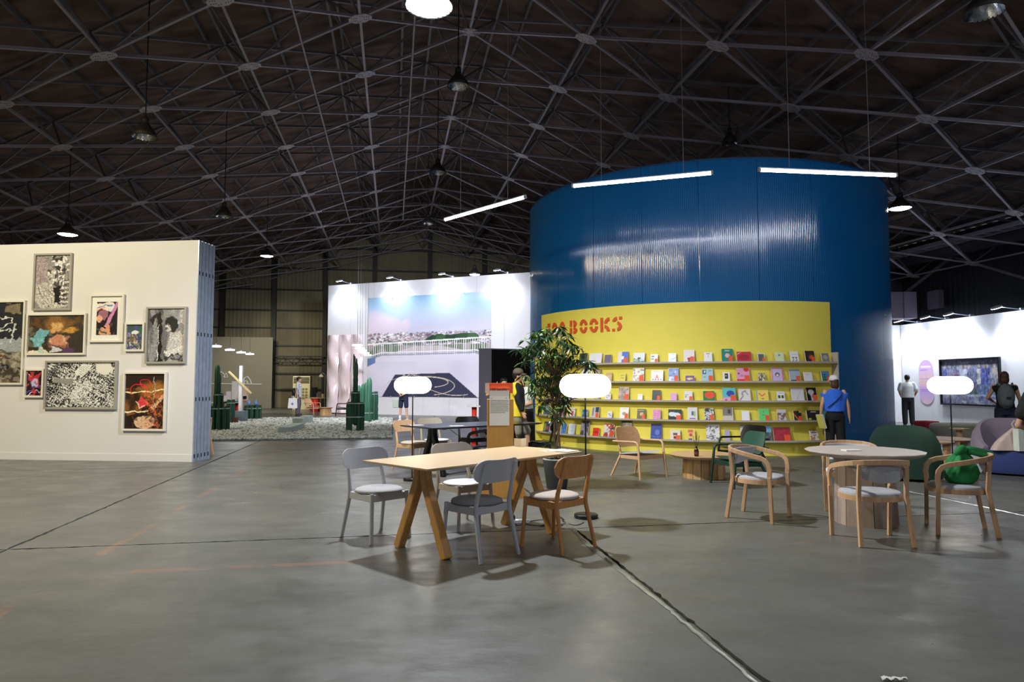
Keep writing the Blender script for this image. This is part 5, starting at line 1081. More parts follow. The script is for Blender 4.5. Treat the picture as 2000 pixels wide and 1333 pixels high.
# ------------------------------------------------------------------ lounge pods, poufs and low tables on the right
def pod(name, label, loc, rz, w_, d_, h_, outer, inner, seat_h=0.42):
    """high-backed upholstered shell, opens towards local +Y"""
    t = thing(name, label, 'sofa', loc, rz)
    def prof(v):   # outward lean
        return 1.0-0.05*abs(v-.35)
    def shell(u, v, s_):
        a = math.radians(-205+230*u); e = 2.8
        cx = math.copysign(abs(math.cos(a))**(2/e), math.cos(a)); cy = math.copysign(abs(math.sin(a))**(2/e), math.sin(a))
        side = max(0, math.sin(a)); top = h_-(h_-seat_h-.10)*min(1, max(0, (cy+0.45)/1.0))**1.3
        top -= 0.16*abs(cx)**5 if cy < 0 else 0.16*abs(cx)**5*max(0, 1-cy)
        z = 0.04+(top-0.04)*v; tp_ = 1-0.10*max(0, v-.55)**1.5*2; k = prof(v)*tp_-(0.20 if s_ else 0)
        rnd = 0.06*(1 if s_ else -1)*max(0, v-.85)/.15
        return Vector((cx*w_/2*(k+rnd), cy*d_/2*(k+rnd), z))
    w = MB(); w.slab(shell, 40, 14); w.build('shell', outer, t, bevel=0.02)
    P = []
    for k in range(32):
        a = 2*PI*k/32; e = 2.8; P.append((math.copysign(abs(math.cos(a))**(2/e), math.cos(a))*w_/2*.93, math.copysign(abs(math.sin(a))**(2/e), math.sin(a))*d_/2*.95))
    w = MB(); w.loft([[Vector((x*k, y*k, z)) for x, y in P] for k, z in ((.95, .03), (1, .10), (1, seat_h-.05), (.94, seat_h), (.5, seat_h+.012))]); w.build('seat', inner, t)
    w = MB(); w.lathe((0, 0, 0), [(w_*.36, 0), (w_*.36, .04)], 28, sy=d_/w_); w.build('plinth', M_BLK, t)
    return t
M_DG = mat('bottle_green_fabric', '14342A', 0.9, var=.08, scale=90, bump=.15, sheen=.0); M_NAVY = mat('navy_fabric', '2A3C74', 0.9, var=.08, scale=90, bump=.15, sheen=.3); M_MAUVE = mat('mauve_fabric', '8E8090', 0.9, var=.06, scale=90, bump=.15, sheen=.2)
pod('lounge_pod', 'bottle green high-backed lounge pod seen from behind', (5.85, 10.25, 0), zr(.55, .83), 0.98, 0.92, 0.80, M_DG, M_DG)
pod('lounge_pod', 'navy lounge pod with mauve backrest lining at the right photo edge', (7.98, 10.80, 0), zr(-.40, -.91), 1.30, 1.10, 0.84, M_MAUVE, M_NAVY, 0.37)
def soft_block(name, label, cat, loc, rz, P, h, m, r=.05):
    t = thing(name, label, cat, loc, rz); w = MB()
    w.loft([[Vector((x*k, y*k, z)) for x, y in P] for k, z in ((.90, .025), (.97, .05), (1, .10), (1, h-.07), (.97, h-.02), (.90, h), (.5, h+.004))]); w.build('cushion', m, t)
    w = MB(); w.loft([[Vector((x*.85, y*.85, z)) for x, y in P] for z in (0, .03)]); w.build('plinth', M_BLK, t); return t
soft_block('pouf', 'dark red square pouf by the gallery wall', 'pouf', G(1811, 850), .3, rounded_rect(.48, .48, .09), .38, mat('crimson_fabric', '9C2030', .85, var=.06, scale=80))
soft_block('bench_seat', 'long rounded beige grey bench seat before the gallery wall', 'bench', (11.35, 16.9, 0), -.25, rounded_rect(1.9, .8, .38, 8), .42, mat('khaki_fabric', 'A8A490', .9, var=.05, scale=80))
def leg_table(name, label, cat, loc, H, R, top_m, legs):
    t = thing(name, label, cat, loc); w = MB(); w.lathe((0, 0, 0), [(R*.93, H-.03), (R, H-.01), (R, H)], 32, False); w.build('tabletop', top_m, t)
    for x, y, s in legs: w = MB(); w.box((x, y, (H-.03)/2), (s, s, H-.03)); w.build('leg', top_m, t, bevel=.004)
    return t
leg_table('low_table', 'wide low pale wood table behind the green pod', 'table', G(1842, 892), .35, .55, M_PALEOAK, [(-.28, -.2, .09), (.28, -.2, .09), (0, .3, .09)])
leg_table('low_stool', 'small low oak stool table with thick legs beside the right lamp', 'stool', G(1838, 908), .40, .22, M_PALEOAK, [(-.11, 0, .07), (.08, -.05, .09), (.03, .12, .07)])
leg_table('pedestal_table', 'tiny round pedestal table in front of the bench seat', 'table', G(1875, 880), .46, .18, M_PALEOAK, [(0, 0, .08)])
# green bag on the armchair
t = thing('green_bag', 'bright green knotted cloth bag slumped on the right armchair', 'bag', (4.27, 6.56, 0.458), 0.3)
M_GB = mat('green_cloth', '1C7E3E', .8, var=.15, scale=14, bump=.35)
w = MB(); rings = []
rb_ = random.Random(5)
for iz in range(26):
    z = .002+.298*iz/25; r = float(np.interp(z, [0.002, .012, .05, .11, .17, .22, .26, .285, .30], [.10, .125, .15, .158, .148, .125, .09, .05, .03])); ring = []
    for k in range(84):
        a = 2*PI*k/84; q = 1+.10*math.sin(a*6+z*14)*min(1, z*5)+.06*math.sin(a*3-z*18)-.07*abs(math.sin(a*4.5+z*9+math.sin(z*20)))*min(1, z*7)-.035*abs(math.sin(a*9-z*30))*min(1, z*7); ring.append(Vector((r*q*math.cos(a)*1.02+.02*z, r*q*math.sin(a)*.82, z)))
    rings.append(ring)
w.loft(rings); w.build('sack', M_GB, t)
w = MB(); w.tube([(0, 0, .27), (.05, -.03, .315), (.14, -.05, .30), (.25, -.04, .285), (.36, 0, .265), (.44, .02, .25)], [.035, .05, .04, .034, .036, .02], 12); w.tube([(-.03, 0, .26), (-.07, -.03, .30), (-.03, -.05, .33), (.03, -.02, .33), (.04, .02, .28)], [.03, .035, .04, .035, .03], 12); w.tube([(.02, -.06, .30), (.16, -.09, .27), (.30, -.06, .245), (.42, 0, .235)], [.02, .03, .03, .015], 10); w.build('knotted_handles', M_GB, t, subsurf=1)
# bags on the navy pod
t = thing('tote_bag', 'cream cloth tote bag leaning on the mauve lined pod', 'bag', Vector((7.52, 10.52, .385)), -.1)
w = MB(); w.loft([[Vector((x, y, 0)) for x, y in rounded_rect(.36, .16, .06)], [Vector((x+.04, y, .12)) for x, y in rounded_rect(.34, .14, .06)], [Vector((x+.13, y, .26)) for x, y in rounded_rect(.18, .09, .04)], [Vector((x+.17, y, .34)) for x, y in rounded_rect(.07, .05, .02)]]); w.build('sack', mat('cream_cloth', 'C8B4AC', .85, var=.1, scale=12, bump=.4), t, subsurf=1)
w = MB(); w.tube([(.16, 0, .33), (.13, 0, .40), (.17, 0, .45), (.22, 0, .41), (.20, 0, .33)], .012, 8); w.build('handle', mat('cream_cloth', 'C8B4AC', .85), t)
t = thing('paper_bag', 'white and lime green paper carrier bag on the navy pod', 'bag', Vector((7.70, 10.40, .385)), .15)
w = MB(); w.box((-.04, 0, .165), (.09, .10, .33)); w.build('white_panel', mat('bag_white', 'DCE4DC', .6), t)
w = MB(); w.box((.045, 0, .165), (.08, .10, .33)); w.build('green_panel', mat('bag_green', '58B03C', .6), t)
w = MB(); w.tube([(-.03, -.03, .32), (.0, -.03, .43), (.08, -.03, .46), (.07, -.03, .32)], .007, 6); w.build('handle', M_WHITE, t)
# ------------------------------------------------------------------ tube lights round the pavilion
M_TUBE = emis('tube_glow', 'E8ECFF', 22)
KT = (4.85-HC)*FPX
for (xa, ya, xb, yb, lab) in ((868, 430, 1027, 385, 'hanging white tube light left of the blue pavilion'), (1117, 364, 1393, 338, 'hanging white tube light across the pavilion front, left of the two'), (1481, 332, 1752, 343, 'hanging white tube light across the pavilion front, right of the two')):
    a = G(xa, ya, 4.85); b = G(xb, yb, 4.85); c = (a+b)/2; t = thing('tube_light', lab, 'tube light', c, 0, 'tube lights hung round the blue pavilion')
    d = (b-a).normalized()
    w = MB(); w.tube([a-c+d*.03, b-c-d*.03], 0.027, 14); w.build('tube', M_TUBE, t)
    w = MB(); w.bar(a-c+Vector((0, 0, .034)), b-c+Vector((0, 0, .034)), .035, .018); w.build('spine', M_GREYP, t)
    for e, s in ((a, 1), (b, -1)):
        w = MB(); w.tube([e-c, e-c+d*.035*s], 0.031, 12); w.build('end_cap', M_GREYP, t)
    for f in (.22, .80):
        p = a+(b-a)*f-c; w = MB(); w.tube([p+Vector((0, 0, .03)), Vector((p.x, p.y, rz_low((c+p).dot(LAT))-c.z+1.45))], 0.004, 5); w.build('suspension_wire', M_TRUSS, t)

# ------------------------------------------------------------------ high-bay lamps
M_REF = mat('reflector', 'C0C4CC', 0.18, 0.95, var=.3, scale=20, bump=.5); M_BAYON = emis('bay_glow', 'F2F8FF', 60); M_BAYWARM = emis('bay_warm', 'FFF6D8', 40); M_CAST = mat('cast_dark', '2A2624', .6, .2)
def highbay(px, py, Z, label, lit=0, R=.24, rod=1.2, tilt=0.0):
    p = G(px, py, Z); rod = rz_low(p.dot(LAT))-p.z-.42+1.45; t = thing('high_bay_lamp', label, 'ceiling lamp', p, 0, 'high-bay lamps under the roof')
    w = MB(); w.lathe((0, 0, 0), [(R*.30, .30), (R*.36, .26), (R*.55, .20), (R*.86, .10), (R, 0), (R*.97, 0), (R*.8, .10), (R*.45, .19), (R*.2, .2)], 28, cap=False); w.build('reflector', [M_CAST], t)
    w = MB(); w.lathe((0, 0, 0), [(R*.965, 0.004), (R*.78, .098), (R*.42, .186), (.02, .19)], 24, cap=False); w.build('inner_reflector', M_REF if not lit else M_REF, t)
    w = MB(); w.lathe((0, 0, 0), [(R*.28, .29), (R*.30, .36), (R*.2, .42), (.02, .43)], 18); w.build('gear_housing', M_CAST, t)
    w = MB(); w.tube([(0, 0, .42), (0, 0, .42+rod)], .012, 8); w.build('rod', M_DARKST, t)
    if lit:
        w = MB(); w.lathe((0, 0, 0), [(.02, -.01), (R*.7, -.012), (R*.93, .012)], 28, cap=False); w.build('lit_glass', M_BAYON if lit == 1 else M_BAYWARM, t)
    else:
        w = MB(); w.ell((0, 0, .10), (.05, .05, .08)); w.build('bulb', mat('opal_bulb', 'B8BCC4', .3), t)
    return t
highbay(838, 13, 6.08, 'blazing high-bay lamp at the top centre of the photo', 1, .30, 3.0)
highbay(895, 170, 7.6, 'unlit high-bay lamp under the ridge, just right of the blazing one')
highbay(855, 338, 7.6, 'unlit high-bay lamp under the ridge, middle distance', R=.26)
highbay(836, 438, 8.0, 'unlit high-bay lamp under the ridge, farthest, before the gable', R=.26)
highbay(283, 269, 6.3, 'unlit high-bay lamp at upper left, above the picture wall')
highbay(438, 424, 6.2, 'unlit high-bay lamp above the end of the picture wall')
highbay(132, 459, 5.6, 'lit high-bay lamp peeping over the picture wall', 2, .26)
highbay(521, 501, 6.6, 'lit high-bay lamp hanging before the dark gable', 2, .26)
highbay(927, 537, 6.2, 'lit high-bay lamp just above the mural wall', 1, .24, 3.5)
highbay(1922, 26, 6.4, 'large unlit high-bay lamp at the upper right corner', R=.25)
highbay(1758, 408, 6.0, 'lit high-bay lamp right of the blue pavilion', 2, .28)
highbay(1425, 281, 7.6, 'tiny unlit high-bay lamp just above the pavilion rim', R=.2)
for (px, py, z, e, c) in ((132, 459, 5.55, 180, WARM), (521, 501, 6.5, 260, WARM), (1758, 408, 5.95, 120, COOL)):
    p = G(px, py, z); spot(p-Vector((0, 0, .06)), p-Vector((0, 0, 3)), e, c, 150, .6, .2)

# ------------------------------------------------------------------ disc pendants over the cactus bed
M_DISC = emis('disc_glow', 'F2F8FF', 26)
def pendant(px, py, Z, lab, grp, top=None):
    p = G(px, py, Z); top = rz_low(p.dot(LAT))-p.z+1.45; t = thing('disc_pendant', lab, 'pendant lamp', p, 0, grp)
    w = MB(); w.lathe((0, 0, 0), [(.145, -.02), (.165, -.008), (.165, .018), (.10, .03)], 28); w.build('disc', M_DISC, t)
    w = MB(); w.lathe((0, 0, 0), [(.10, .03), (.03, .045), (.02, .10)], 16); w.build('canopy', M_GREYP, t)
    w = MB(); w.tube([(0, 0, .08), (0, 0, top)], .005, 5); w.build('cord', M_BLK, t)
for px, py, n in ((422, 677, 'nearest the steel studs'), (449, 684, 'second from the steel studs'), (471, 689, 'third from the steel studs'), (488, 692, 'farthest from the steel studs')):
    pendant(px, py, 2.62, 'glowing disc pendant over the left cacti, '+n, 'disc pendants over the left cacti')
for k, (px, py) in enumerate(((698, 675), (703, 681), (707, 685.5), (713, 690), (718, 694))):
    pendant(px, py, 2.62, 'glowing disc pendant left of the mural, %s' % ('nearest and highest', 'second in the receding row', 'middle of the receding row', 'fourth in the receding row', 'farthest and lowest')[k], 'disc pendants left of the mural')
for (p, e) in ((G(455, 685, 2.55), 90), (G(706, 685, 2.55), 110)): spot(p, p-Vector((0, 0, 1)), e, COOL, 165, .5, .3)

# ------------------------------------------------------------------ pebble bed with cactus bundles
cA, cB, cC_, cD = G(300, 864), G(765, 858), G(767, 819), G(405, 819)
t = thing('pebble_bed', 'bed of white grey pebbles carrying the cactus bundles', 'gravel bed', (cA+cB)/2); l0 = Vector(t.location)
w = MB(); w.prism([p-l0 for p in (cA, cB, cC_, cD)], (0, 0, 0), (0, 0, .03)); w.build('ground_sheet', mat('gravel_base', '70726C', .9, var=.3, scale=20), t)
rs = np.random.RandomState(4); N_ = 15000; vs = []; fs = []; mi = []
oc = np.array([(1, 0, 0), (0, 1, 0), (-1, 0, 0), (0, -1, 0), (0, 0, .8), (0, 0, -.8)])*1.0; of = [(0, 1, 4), (1, 2, 4), (2, 3, 4), (3, 0, 4), (1, 0, 5), (2, 1, 5), (3, 2, 5), (0, 3, 5)]
w = MB()
for k in range(N_):
    v = rs.rand()**1.25; u = rs.rand(); p = (cA+(cB-cA)*u)*(1-v)+(cD+(cC_-cD)*u)*v-l0
    s = .022+.035*rs.rand()+.012*v; a = rs.rand()*6.28; ca_, sa_ = math.cos(a), math.sin(a); sx, sy, sz = s*(1+.6*rs.rand()), s*(.7+.5*rs.rand()), s*(.6+.3*rs.rand())
    w.cur = int(rs.choice([0, 0, 0, 1, 1, 2])); w.add([(p.x+ca_*x*sx-sa_*y*sy, p.y+sa_*x*sx+ca_*y*sy, .035+z*sz+.02*rs.rand()) for x, y, z in oc], of, True)
w.build('pebbles', [mat('peb_a', 'C4C8C4', .8), mat('peb_b', 'A0A49C', .8), mat('peb_c', '7C7A6C', .8)], t, kind='stuff')
M_CA = mat('cactus_green', '1F4A38', .55, var=.35, scale=6, stretch=(4, 4, .5)); M_CB = mat('cactus_pale', '2C5C48', .6, var=.3, scale=6, stretch=(4, 4, .5)); M_STRAP = mat('strap', 'C8D4D0', .3, .6)
def column(w, x, y, z0, z1, r, seed=0, tip=True, ribs=6):
    rings = []; rr = random.Random(seed)
    H = z1-z0; prof = [(.88, 0), (1, .08), (.94, .3), (1.02, .42), (.9, .5), (1, .62), (.98, .85), (.8, .95)]+([(.35, 1.0)] if tip else [(.8, 1.0)])
    for k, h in prof:
        ring = []
        for i in range(ribs*4):
            a = 2*PI*i/(ribs*4); q = r*k*(1+.16*math.cos(a*ribs)); ring.append(Vector((x+q*math.cos(a+seed), y+q*math.sin(a+seed), z0+H*h)))
        rings.append(ring)
    w.loft(rings)
def bundle(name, label, base, cols, straps=(), m=M_CA, tiers=()):
    """cols: list of (x,y,z0,z1,r,mat) ; each column a part"""
    t = thing(name, label, 'cactus', base)
    for k, c in enumerate(cols):
        w = MB(); column(w, c[0], c[1], c[2], c[3], c[4], k*.7, c[5] if len(c) > 5 else False); w.build('cactus_stem', m, t)
    for (z, rx, ry) in straps:
        w = MB(); w.lathe((0, 0, z), [(1, 0), (1, .025)], 40, sx=rx, sy=ry, cap=False); w.build('strap', M_STRAP, t)
    return t
def ringcols(R, n, z0, z1, r, jit=0.0, sy=1.0, inner=True, seed=1):
    rr = random.Random(seed); out = []
    for k in range(n): a = 2*PI*k/n; out.append((R*math.cos(a), R*sy*math.sin(a), z0, z1-jit*rr.random(), r))
    if inner and R > r*2.2:
        m_ = max(3, n//2)
        for k in range(m_): a = 2*PI*k/m_+.3; out.append((R*.45*math.cos(a), R*.45*sy*math.sin(a), z0, z1-jit*rr.random(), r))
    return out
b = G(425, 843)
bundle('cactus_bundle', 'tall three tiered cactus bundle at the left of the pebble bed', b, ringcols(.27, 11, .0, .76, .062, .05)+ringcols(.10, 6, .74, 1.12, .045, .02, inner=False)+[(-.05, 0, 1.10, 1.95, .07, True), (0.0, .02, 1.10, 1.70, .05, True)], ((.66, .325, .325), (1.06, .14, .14)))
bundle('cactus_bundle', 'slim upright cactus bundle right behind the tiered one', G(450, 829), ringcols(.09, 6, 0, .86, .055, .05, inner=False), ((.72, .145, .145),))
t3 = bundle('cactus_bundle', 'low broad cactus bundle with two blue bottles on top', G(494, 821), ringcols(.25, 9, 0, .58, .07, .03), ((.44, .31, .31),))
w0 = G(494, 821)
for dx, lab in ((-.12, 'left of the two blue bottles on the low cactus bundle'), (.14, 'right of the two blue bottles on the low cactus bundle')):
    w = MB(); w.lathe((0, 0, 0), [(.05, 0), (.07, .02), (.055, .10), (.02, .16), (.018, .20)], 16); tag(w.build('blue_bottle', mat('blue_glass', '6A96E8', .25, coat=.4), None, w0+Vector((dx, -.1, .585))), lab, 'bottle', 'blue bottles on the cactus bundle')
b = G(693, 845)
bundle('cactus_bundle', 'dark tiered cactus tower in the front right of the pebble bed', b, [(-.20, 0, 0, .86, .055), (-.12, -.07, 0, .88, .055), (-.17, .09, 0, .87, .055), (-.05, -.03, .24, .88, .055), (.03, -.05, .25, .89, .055), (.12, -.06, 0, .88, .055), (.21, -.01, 0, .85, .055), (.17, .09, 0, .87, .055), (.0, .08, .2, .88, .055)]+ringcols(.075, 5, .86, 1.18, .05, .01, inner=False)+[(0.0, 0, 1.16, 2.02, .062, True), (-.03, .0, 1.7, 2.20, .022, True), (.02, .01, 1.7, 2.14, .022, True), (-.06, .01, 1.8, 2.26, .018, True)], ((.43, .27, .15), (.82, .27, .15), (1.12, .135, .135)))
bundle('cactus_bundle', 'pale green cactus columns behind the dark tower', G(712, 827), [(-.22, 0, 0, 1.34, .075, True), (-.08, .05, 0, 1.40, .075, True), (.05, 0, 0, 1.45, .085, True), (.16, -.03, 0, 1.62, .085, True), (-.14, .12, 0, 1.1, .08, True)], ((.35, .3, .14),), M_CB)
bundle('cactus_bundle', 'rear right cactus bundle with a flat cut top', G(728, 824), ringcols(.11, 6, 0, 1.12, .075, .06, inner=False), ((1.0, .19, .19),))

# sculpture: grey block, white pillar, wooden beam
p = G(469, 826); t = thing('balance_sculpture', 'white pillar on a grey block with a slanting wooden beam', 'sculpture', p)
w = MB(); w.box((0, 0, .21), (.40, .40, .42)); w.build('block', mat('block_grey', '74808C', .7, var=.04), t, bevel=.004)
w = MB(); w.box((0.0, 0, 1.22), (.11, .11, 1.66)); w.build('pillar', M_WHITE, t)
a_, b_ = D(447, 726, p.y-.1)-p, D(491, 769, p.y-.1)-p
w = MB(); w.bar(a_, b_, .06, .06); w.build('beam', mat('pale_beam', 'D8C48C', .6), t)
w = MB(); w.tube([(0, -.12, (a_.z+b_.z)/2), (0, .0, (a_.z+b_.z)/2)], .02, 8); w.build('pin', M_BLK, t)
o = MB(); o.box((0, 0, .12), (.17, .15, .24)); tag(o.build('brown_brick', mat('brick_brown', '5A342C', .8, var=.2), None, G(459, 829), .1, bevel=.004), 'upright brown brick beside the grey block', 'brick')
# concrete blocks
for (x0, x1, y0, y1, dp, lab) in ((571, 590, 817.5, 832, .45, 'grey concrete block behind the man with the white bag, front one'), (586, 603, 813, 829, .5, 'grey concrete block behind the man with the white bag, rear one')):
    a = G(x0, y1); b_ = G(x1, y1); h = D((x0+x1)/2, y0, a.y).z
    w = MB(); w.box(((b_.x-a.x)/2, dp/2, h/2), (b_.x-a.x, dp, h)); tag(w.build('concrete_block', mat('conc_block', 'A0ACA8', .8, var=.08), None, a, 0, bevel=.008), lab, 'block', 'concrete blocks on the pebbles')
a = G(534, 848); b_ = G(558, 848)
w = MB(); w.box(((b_.x-a.x)/2+.15, .9, .10), (b_.x-a.x, 2.0, .18)); tag(w.build('concrete_slab', mat('conc_block', 'A0ACA8', .8, var=.08), None, a, .12, bevel=.008), 'long low pale concrete slab lying on the pebbles', 'slab')

# ------------------------------------------------------------------ far display: boxes on red tables
M_BOXW = mat('box_white', 'ECE6E8', .6); M_BOXB = mat('box_beige', 'D8BC9C', .6)
def box_px(name, x0, x1, y0, y1, Y, dp, m, lab, cat, grp=None):
    a = D(x0, y1, Y); b_ = D(x1, y0, Y); w = MB(); w.box((0, dp/2, (b_.z-a.z)/2), (b_.x-a.x, dp, b_.z-a.z))
    return tag(w.build(name, m, None, ((a.x+b_.x)/2, Y, a.z), 0, bevel=.004), lab, cat, grp)
YD = 31.0
for (x0, x1, lab) in ((431, 442, 'red drum table under the white boxes, left'), (459, 475, 'red drum table under the white boxes, right')):
    a = G((x0+x1)/2, 750+1866/YD); t = thing('red_table', lab, 'table', (a.x, YD, 0), 0, 'red drum tables under the white boxes'); hz = D(450, 785, YD).z
    rr = (x1-x0)/2/FPX*YD; w = MB(); w.lathe((0, 0, 0), [(rr*.7, 0), (rr*.7, hz-.04)], 24); w.build('drum', M_RED, t)
    w = MB(); w.box((.3 if x0 < 450 else -.1, -.15, hz-.02), (1.3 if x0 < 450 else .6, 1.5, .04)); w.build('tabletop', M_BOXW, t)
for i, (x0, x1, y0, y1, m, lab) in enumerate(((452, 463, 745, 784, M_BOXW, 'tall white box, centre of the far white display'), (441, 451, 765, 784, M_BOXW, 'medium white box left of the tall one'), (436, 441, 773, 784, M_BOXW, 'small white box left of the medium one'), (430, 436, 780, 784, M_BOXW, 'tiny white box at the left end of the far display'), (463, 473, 752, 784, M_BOXB, 'beige box right behind the tall white one'), (474, 482, 755, 784, M_BOXB, 'narrow tan box beside the white pillar'), (467, 479, 772, 781, M_BOXW, 'low white box before the tan box'))):
    box_px('display_box', x0, x1, y0, y1, YD-.3+(0.35 if i in (4, 5) else 0)-(0.3 if i == 6 else 0), .28, m, lab, 'box', 'boxes of the far white display')
box_px('dark_box', 474, 480, 774, 780, YD-.75, .12, M_BLK, 'small black box among the far white boxes', 'box')
# air conditioner
Y = 37.0; a = D(571, 800, Y); b_ = D(606, 735, Y); t = thing('air_conditioner', 'tall cream floor-standing air conditioner against the dark gable', 'air conditioner', ((a.x+b_.x)/2, Y, 0)); wd = b_.x-a.x; hh = b_.z
M_AC = mat('cream_plastic', 'D8D0A4', .5)
w = MB(); w.box((0, .2, hh/2), (wd, .4, hh)); w.build('casing', M_AC, t, bevel=.01)
for k in range(4): w = MB(); w.box((0, -.01, hh-.10-.085*k), (wd*.9, .03, .045)); w.build('louvre', M_BLK, t)
for i in range(2):
    for j in range(4): w = MB(); w.box((.10+.17*i, -.005, .62+.16*j), (.12, .02, .11)); w.build('grille', mat('grille_brown', '8C7C48', .6), t)
# right far corner things
box_px('black_cloth_stand', 608, 617, 757, 800, 36.5, .3, M_BLK, 'black draped stand right of the air conditioner', 'stand')
t = thing('red_table', 'red drum table with wooden top behind the oak lounge chair', 'table', D(620, 803, 34.5)); t.location.z = 0; hz = D(620, 777, 34.5).z
w = MB(); w.lathe((-.12, 0, 0), [(.22, 0), (.22, hz-.05)], 24); w.build('drum', M_RED, t)
w = MB(); w.box((.05, 0, hz-.02), (.72, .5, .05)); w.build('tabletop', M_PALEOAK, t)
box_px('basket', 618, 628, 768, 777, 34.4, .25, mat('basket_grey', '5C5C58', .8), 'grey basket on the far red drum table', 'basket')
box_px('small_carton', 628, 632, 770, 777, 34.3, .15, M_AC, 'small cream carton beside the basket', 'carton')
a = G(644, 800); t = thing('pole_sign', 'thin pole with small red plate before the pink film', 'sign', a)
w = MB(); w.tube([(0, 0, 0), (0, 0, D(644, 745, a.y).z)], .012, 8); w.build('pole', M_GREYP, t)
z0, z1 = D(644, 762, a.y).z, D(644, 751, a.y).z; w = MB(); w.box((.09, 0, (z0+z1)/2), (.15, .02, z1-z0)); w.build('plate', M_RED, t)
w = MB(); w.lathe((0, 0, 0), [(.12, 0), (.12, .02)], 16); w.build('foot', M_GREYP, t)
p = D(627, 737, 33); t = thing('dome_lamp', 'small pale dome lamp on a bracket beside the mural wall edge', 'lamp', p)
w = MB(); w.lathe((0, 0, 0), [(.13, 0), (.10, .07), (.03, .13), (.02, .15)], 18); w.build('shade', M_AC, t)
w = MB(); w.tube([(0, 0, .14), (.1, 0, .2), (.2, .0, .1), (.2, 0, -p.z)], .012, 6); w.build('bracket', M_GREYP, t)
# red stand near the kiosk
a = G(926, 869); t = thing('bar_stand', 'white topped bar stand on a red column in front of the dark booth', 'table', a); hz = D(926, 794, a.y).z
w = MB(); w.lathe((0, 0, 0), [(.058, 0), (.058, hz-.02)], 24); w.build('column', M_RED, t)
w = MB(); w.lathe((0, 0, 0), [(.13, 0), (.13, .015)], 24); w.build('foot', M_RED, t)
w = MB(); w.box((-.01, 0, hz), (.31, .3, .03)); w.build('tabletop', M_WHITE, t, bevel=.004)
w = MB(); w.box((-.03, 0, .016), (.15, .1, .02)); o = w.build('paper_stack', M_PAPER, None, (a.x, a.y, hz+a.z+.01)); tag(o, 'stack of papers on the red column stand', 'papers')
# dark booth
Yb = 19.9; a = D(935, 800, Yb); c = D(960, 800, Yb); e = D(1050, 800, Yb+.6); hb = D(950, 683, Yb).z
t = thing('dark_booth', 'dark walled booth with black opening between mural and tree', 'booth', (c.x, c.y, 0)); cl = Vector((c.x, c.y, 0))
w = MB(); w.prism([Vector((a.x, Yb, 0))-cl, Vector((c.x-.004, Yb, 0))-cl, Vector((c.x-.004, Yb+2.2, 0))-cl, Vector((a.x, Yb+2.2, 0))-cl], (0, 0, 0), (0, 0, hb)); w.build('side_wall', mat('slate_wall', '8284A0', .8), t)
w = MB(); w.prism([Vector((c.x+.004, Yb, 0))-cl, Vector((e.x, Yb+.5, 0))-cl, Vector((e.x, Yb+.55, 0))-cl, Vector((c.x+.004, Yb+.05, 0))-cl], (0, 0, 0), (0, 0, hb-.01)); w.build('curtain', mat('black_interior', '07080E', .95), t)  # flat black sheet stands in for the booth's dark interior
w = MB(); w.prism([Vector((a.x, Yb, 0))-cl, Vector((c.x, Yb, 0))-cl, Vector((e.x, Yb+.5, 0))-cl, Vector((e.x, Yb+2.2, 0))-cl, Vector((a.x, Yb+2.2, 0))-cl], (0, 0, hb), (0, 0, hb+.03)); w.build('roof_board', mat('slate_wall', '8284A0', .8), t)

# pink wavy film
ua, ub = WM.hit(641, 760)[0], WM.hit(710, 760)[0]; zt = WM.hit(675, 655)[1]
t = thing('pink_film', 'wavy glossy pink film curtain at the left end of the mural wall', 'curtain', WM.pt(ua, 0)); inv = -Vector(t.location)
pf = mat('pink_film', 'FCEAF2', .16, var=.04, scale=1.2, coat=.6)
for k in range(3):
    a, b_ = ua+(ub-ua)*k/3, ua+(ub-ua)*(k+1)/3-.02
    w = MB(); w.slab(lambda u, v, s_: WM.pt(a+(b_-a)*u, .05+(zt-.05)*v, .10+.16*math.sin(PI*u)+.05*math.sin(v*9+k*2)*math.sin(PI*u)+.03*math.sin(v*17+u*5)-(.01 if s_ else 0))+inv, 14, 40); w.build('film_strip', pf, t)

# ------------------------------------------------------------------ cables and tape on the floor
def tape(pts, wd, label, nm='cable_tape', m=None):
    w = MB(); n = 90; rr = random.Random(3); P = []
    for k in range(n+1):
        f = k/n*(len(pts)-1); i = min(int(f), len(pts)-2); P.append(pts[i].lerp(pts[i+1], f-i))
    vs = []; cols = 7
    for k, p in enumerate(P):
        d = (P[min(k+1, n)]-P[max(k-1, 0)]).normalized(); s = Vector((-d.y, d.x, 0))
        j = rr.gauss(0, .004)
        for q in range(cols):
            e = (q/(cols-1)-.5); z = .002+.009*max(0, 1-abs(e)*2.6)+.0018*rr.random(); vs.append(p+s*(e*wd*(1+.25*math.sin(k*.37))+j)+Vector((0, 0, z)))
    w.add(vs, [(k*cols+q, k*cols+q+1, (k+1)*cols+q+1, (k+1)*cols+q) for k in range(n) for q in range(cols-1)], True)
    return tag(w.build(nm, m, None), label, 'tape')
M_TAPE = mat('foil_tape', '66685C', .36, .2, var=.25, scale=12)
tape([G(1104, 1019), G(1150, 1066), G(1300, 1184), G(1478, 1333), G(1478, 1333)+(G(1478, 1333)-G(1300, 1184))*.5], .046, 'shiny tape over a cable running from the trestle table toward the camera', m=M_TAPE)
tape([G(1775, 961), G(1860, 979), G(1925, 992), G(2060, 1022)], .05, 'pale shiny tape strip on the floor behind the bag chair', m=mat('pale_tape', 'B8BCC0', .25, .3, var=.2))
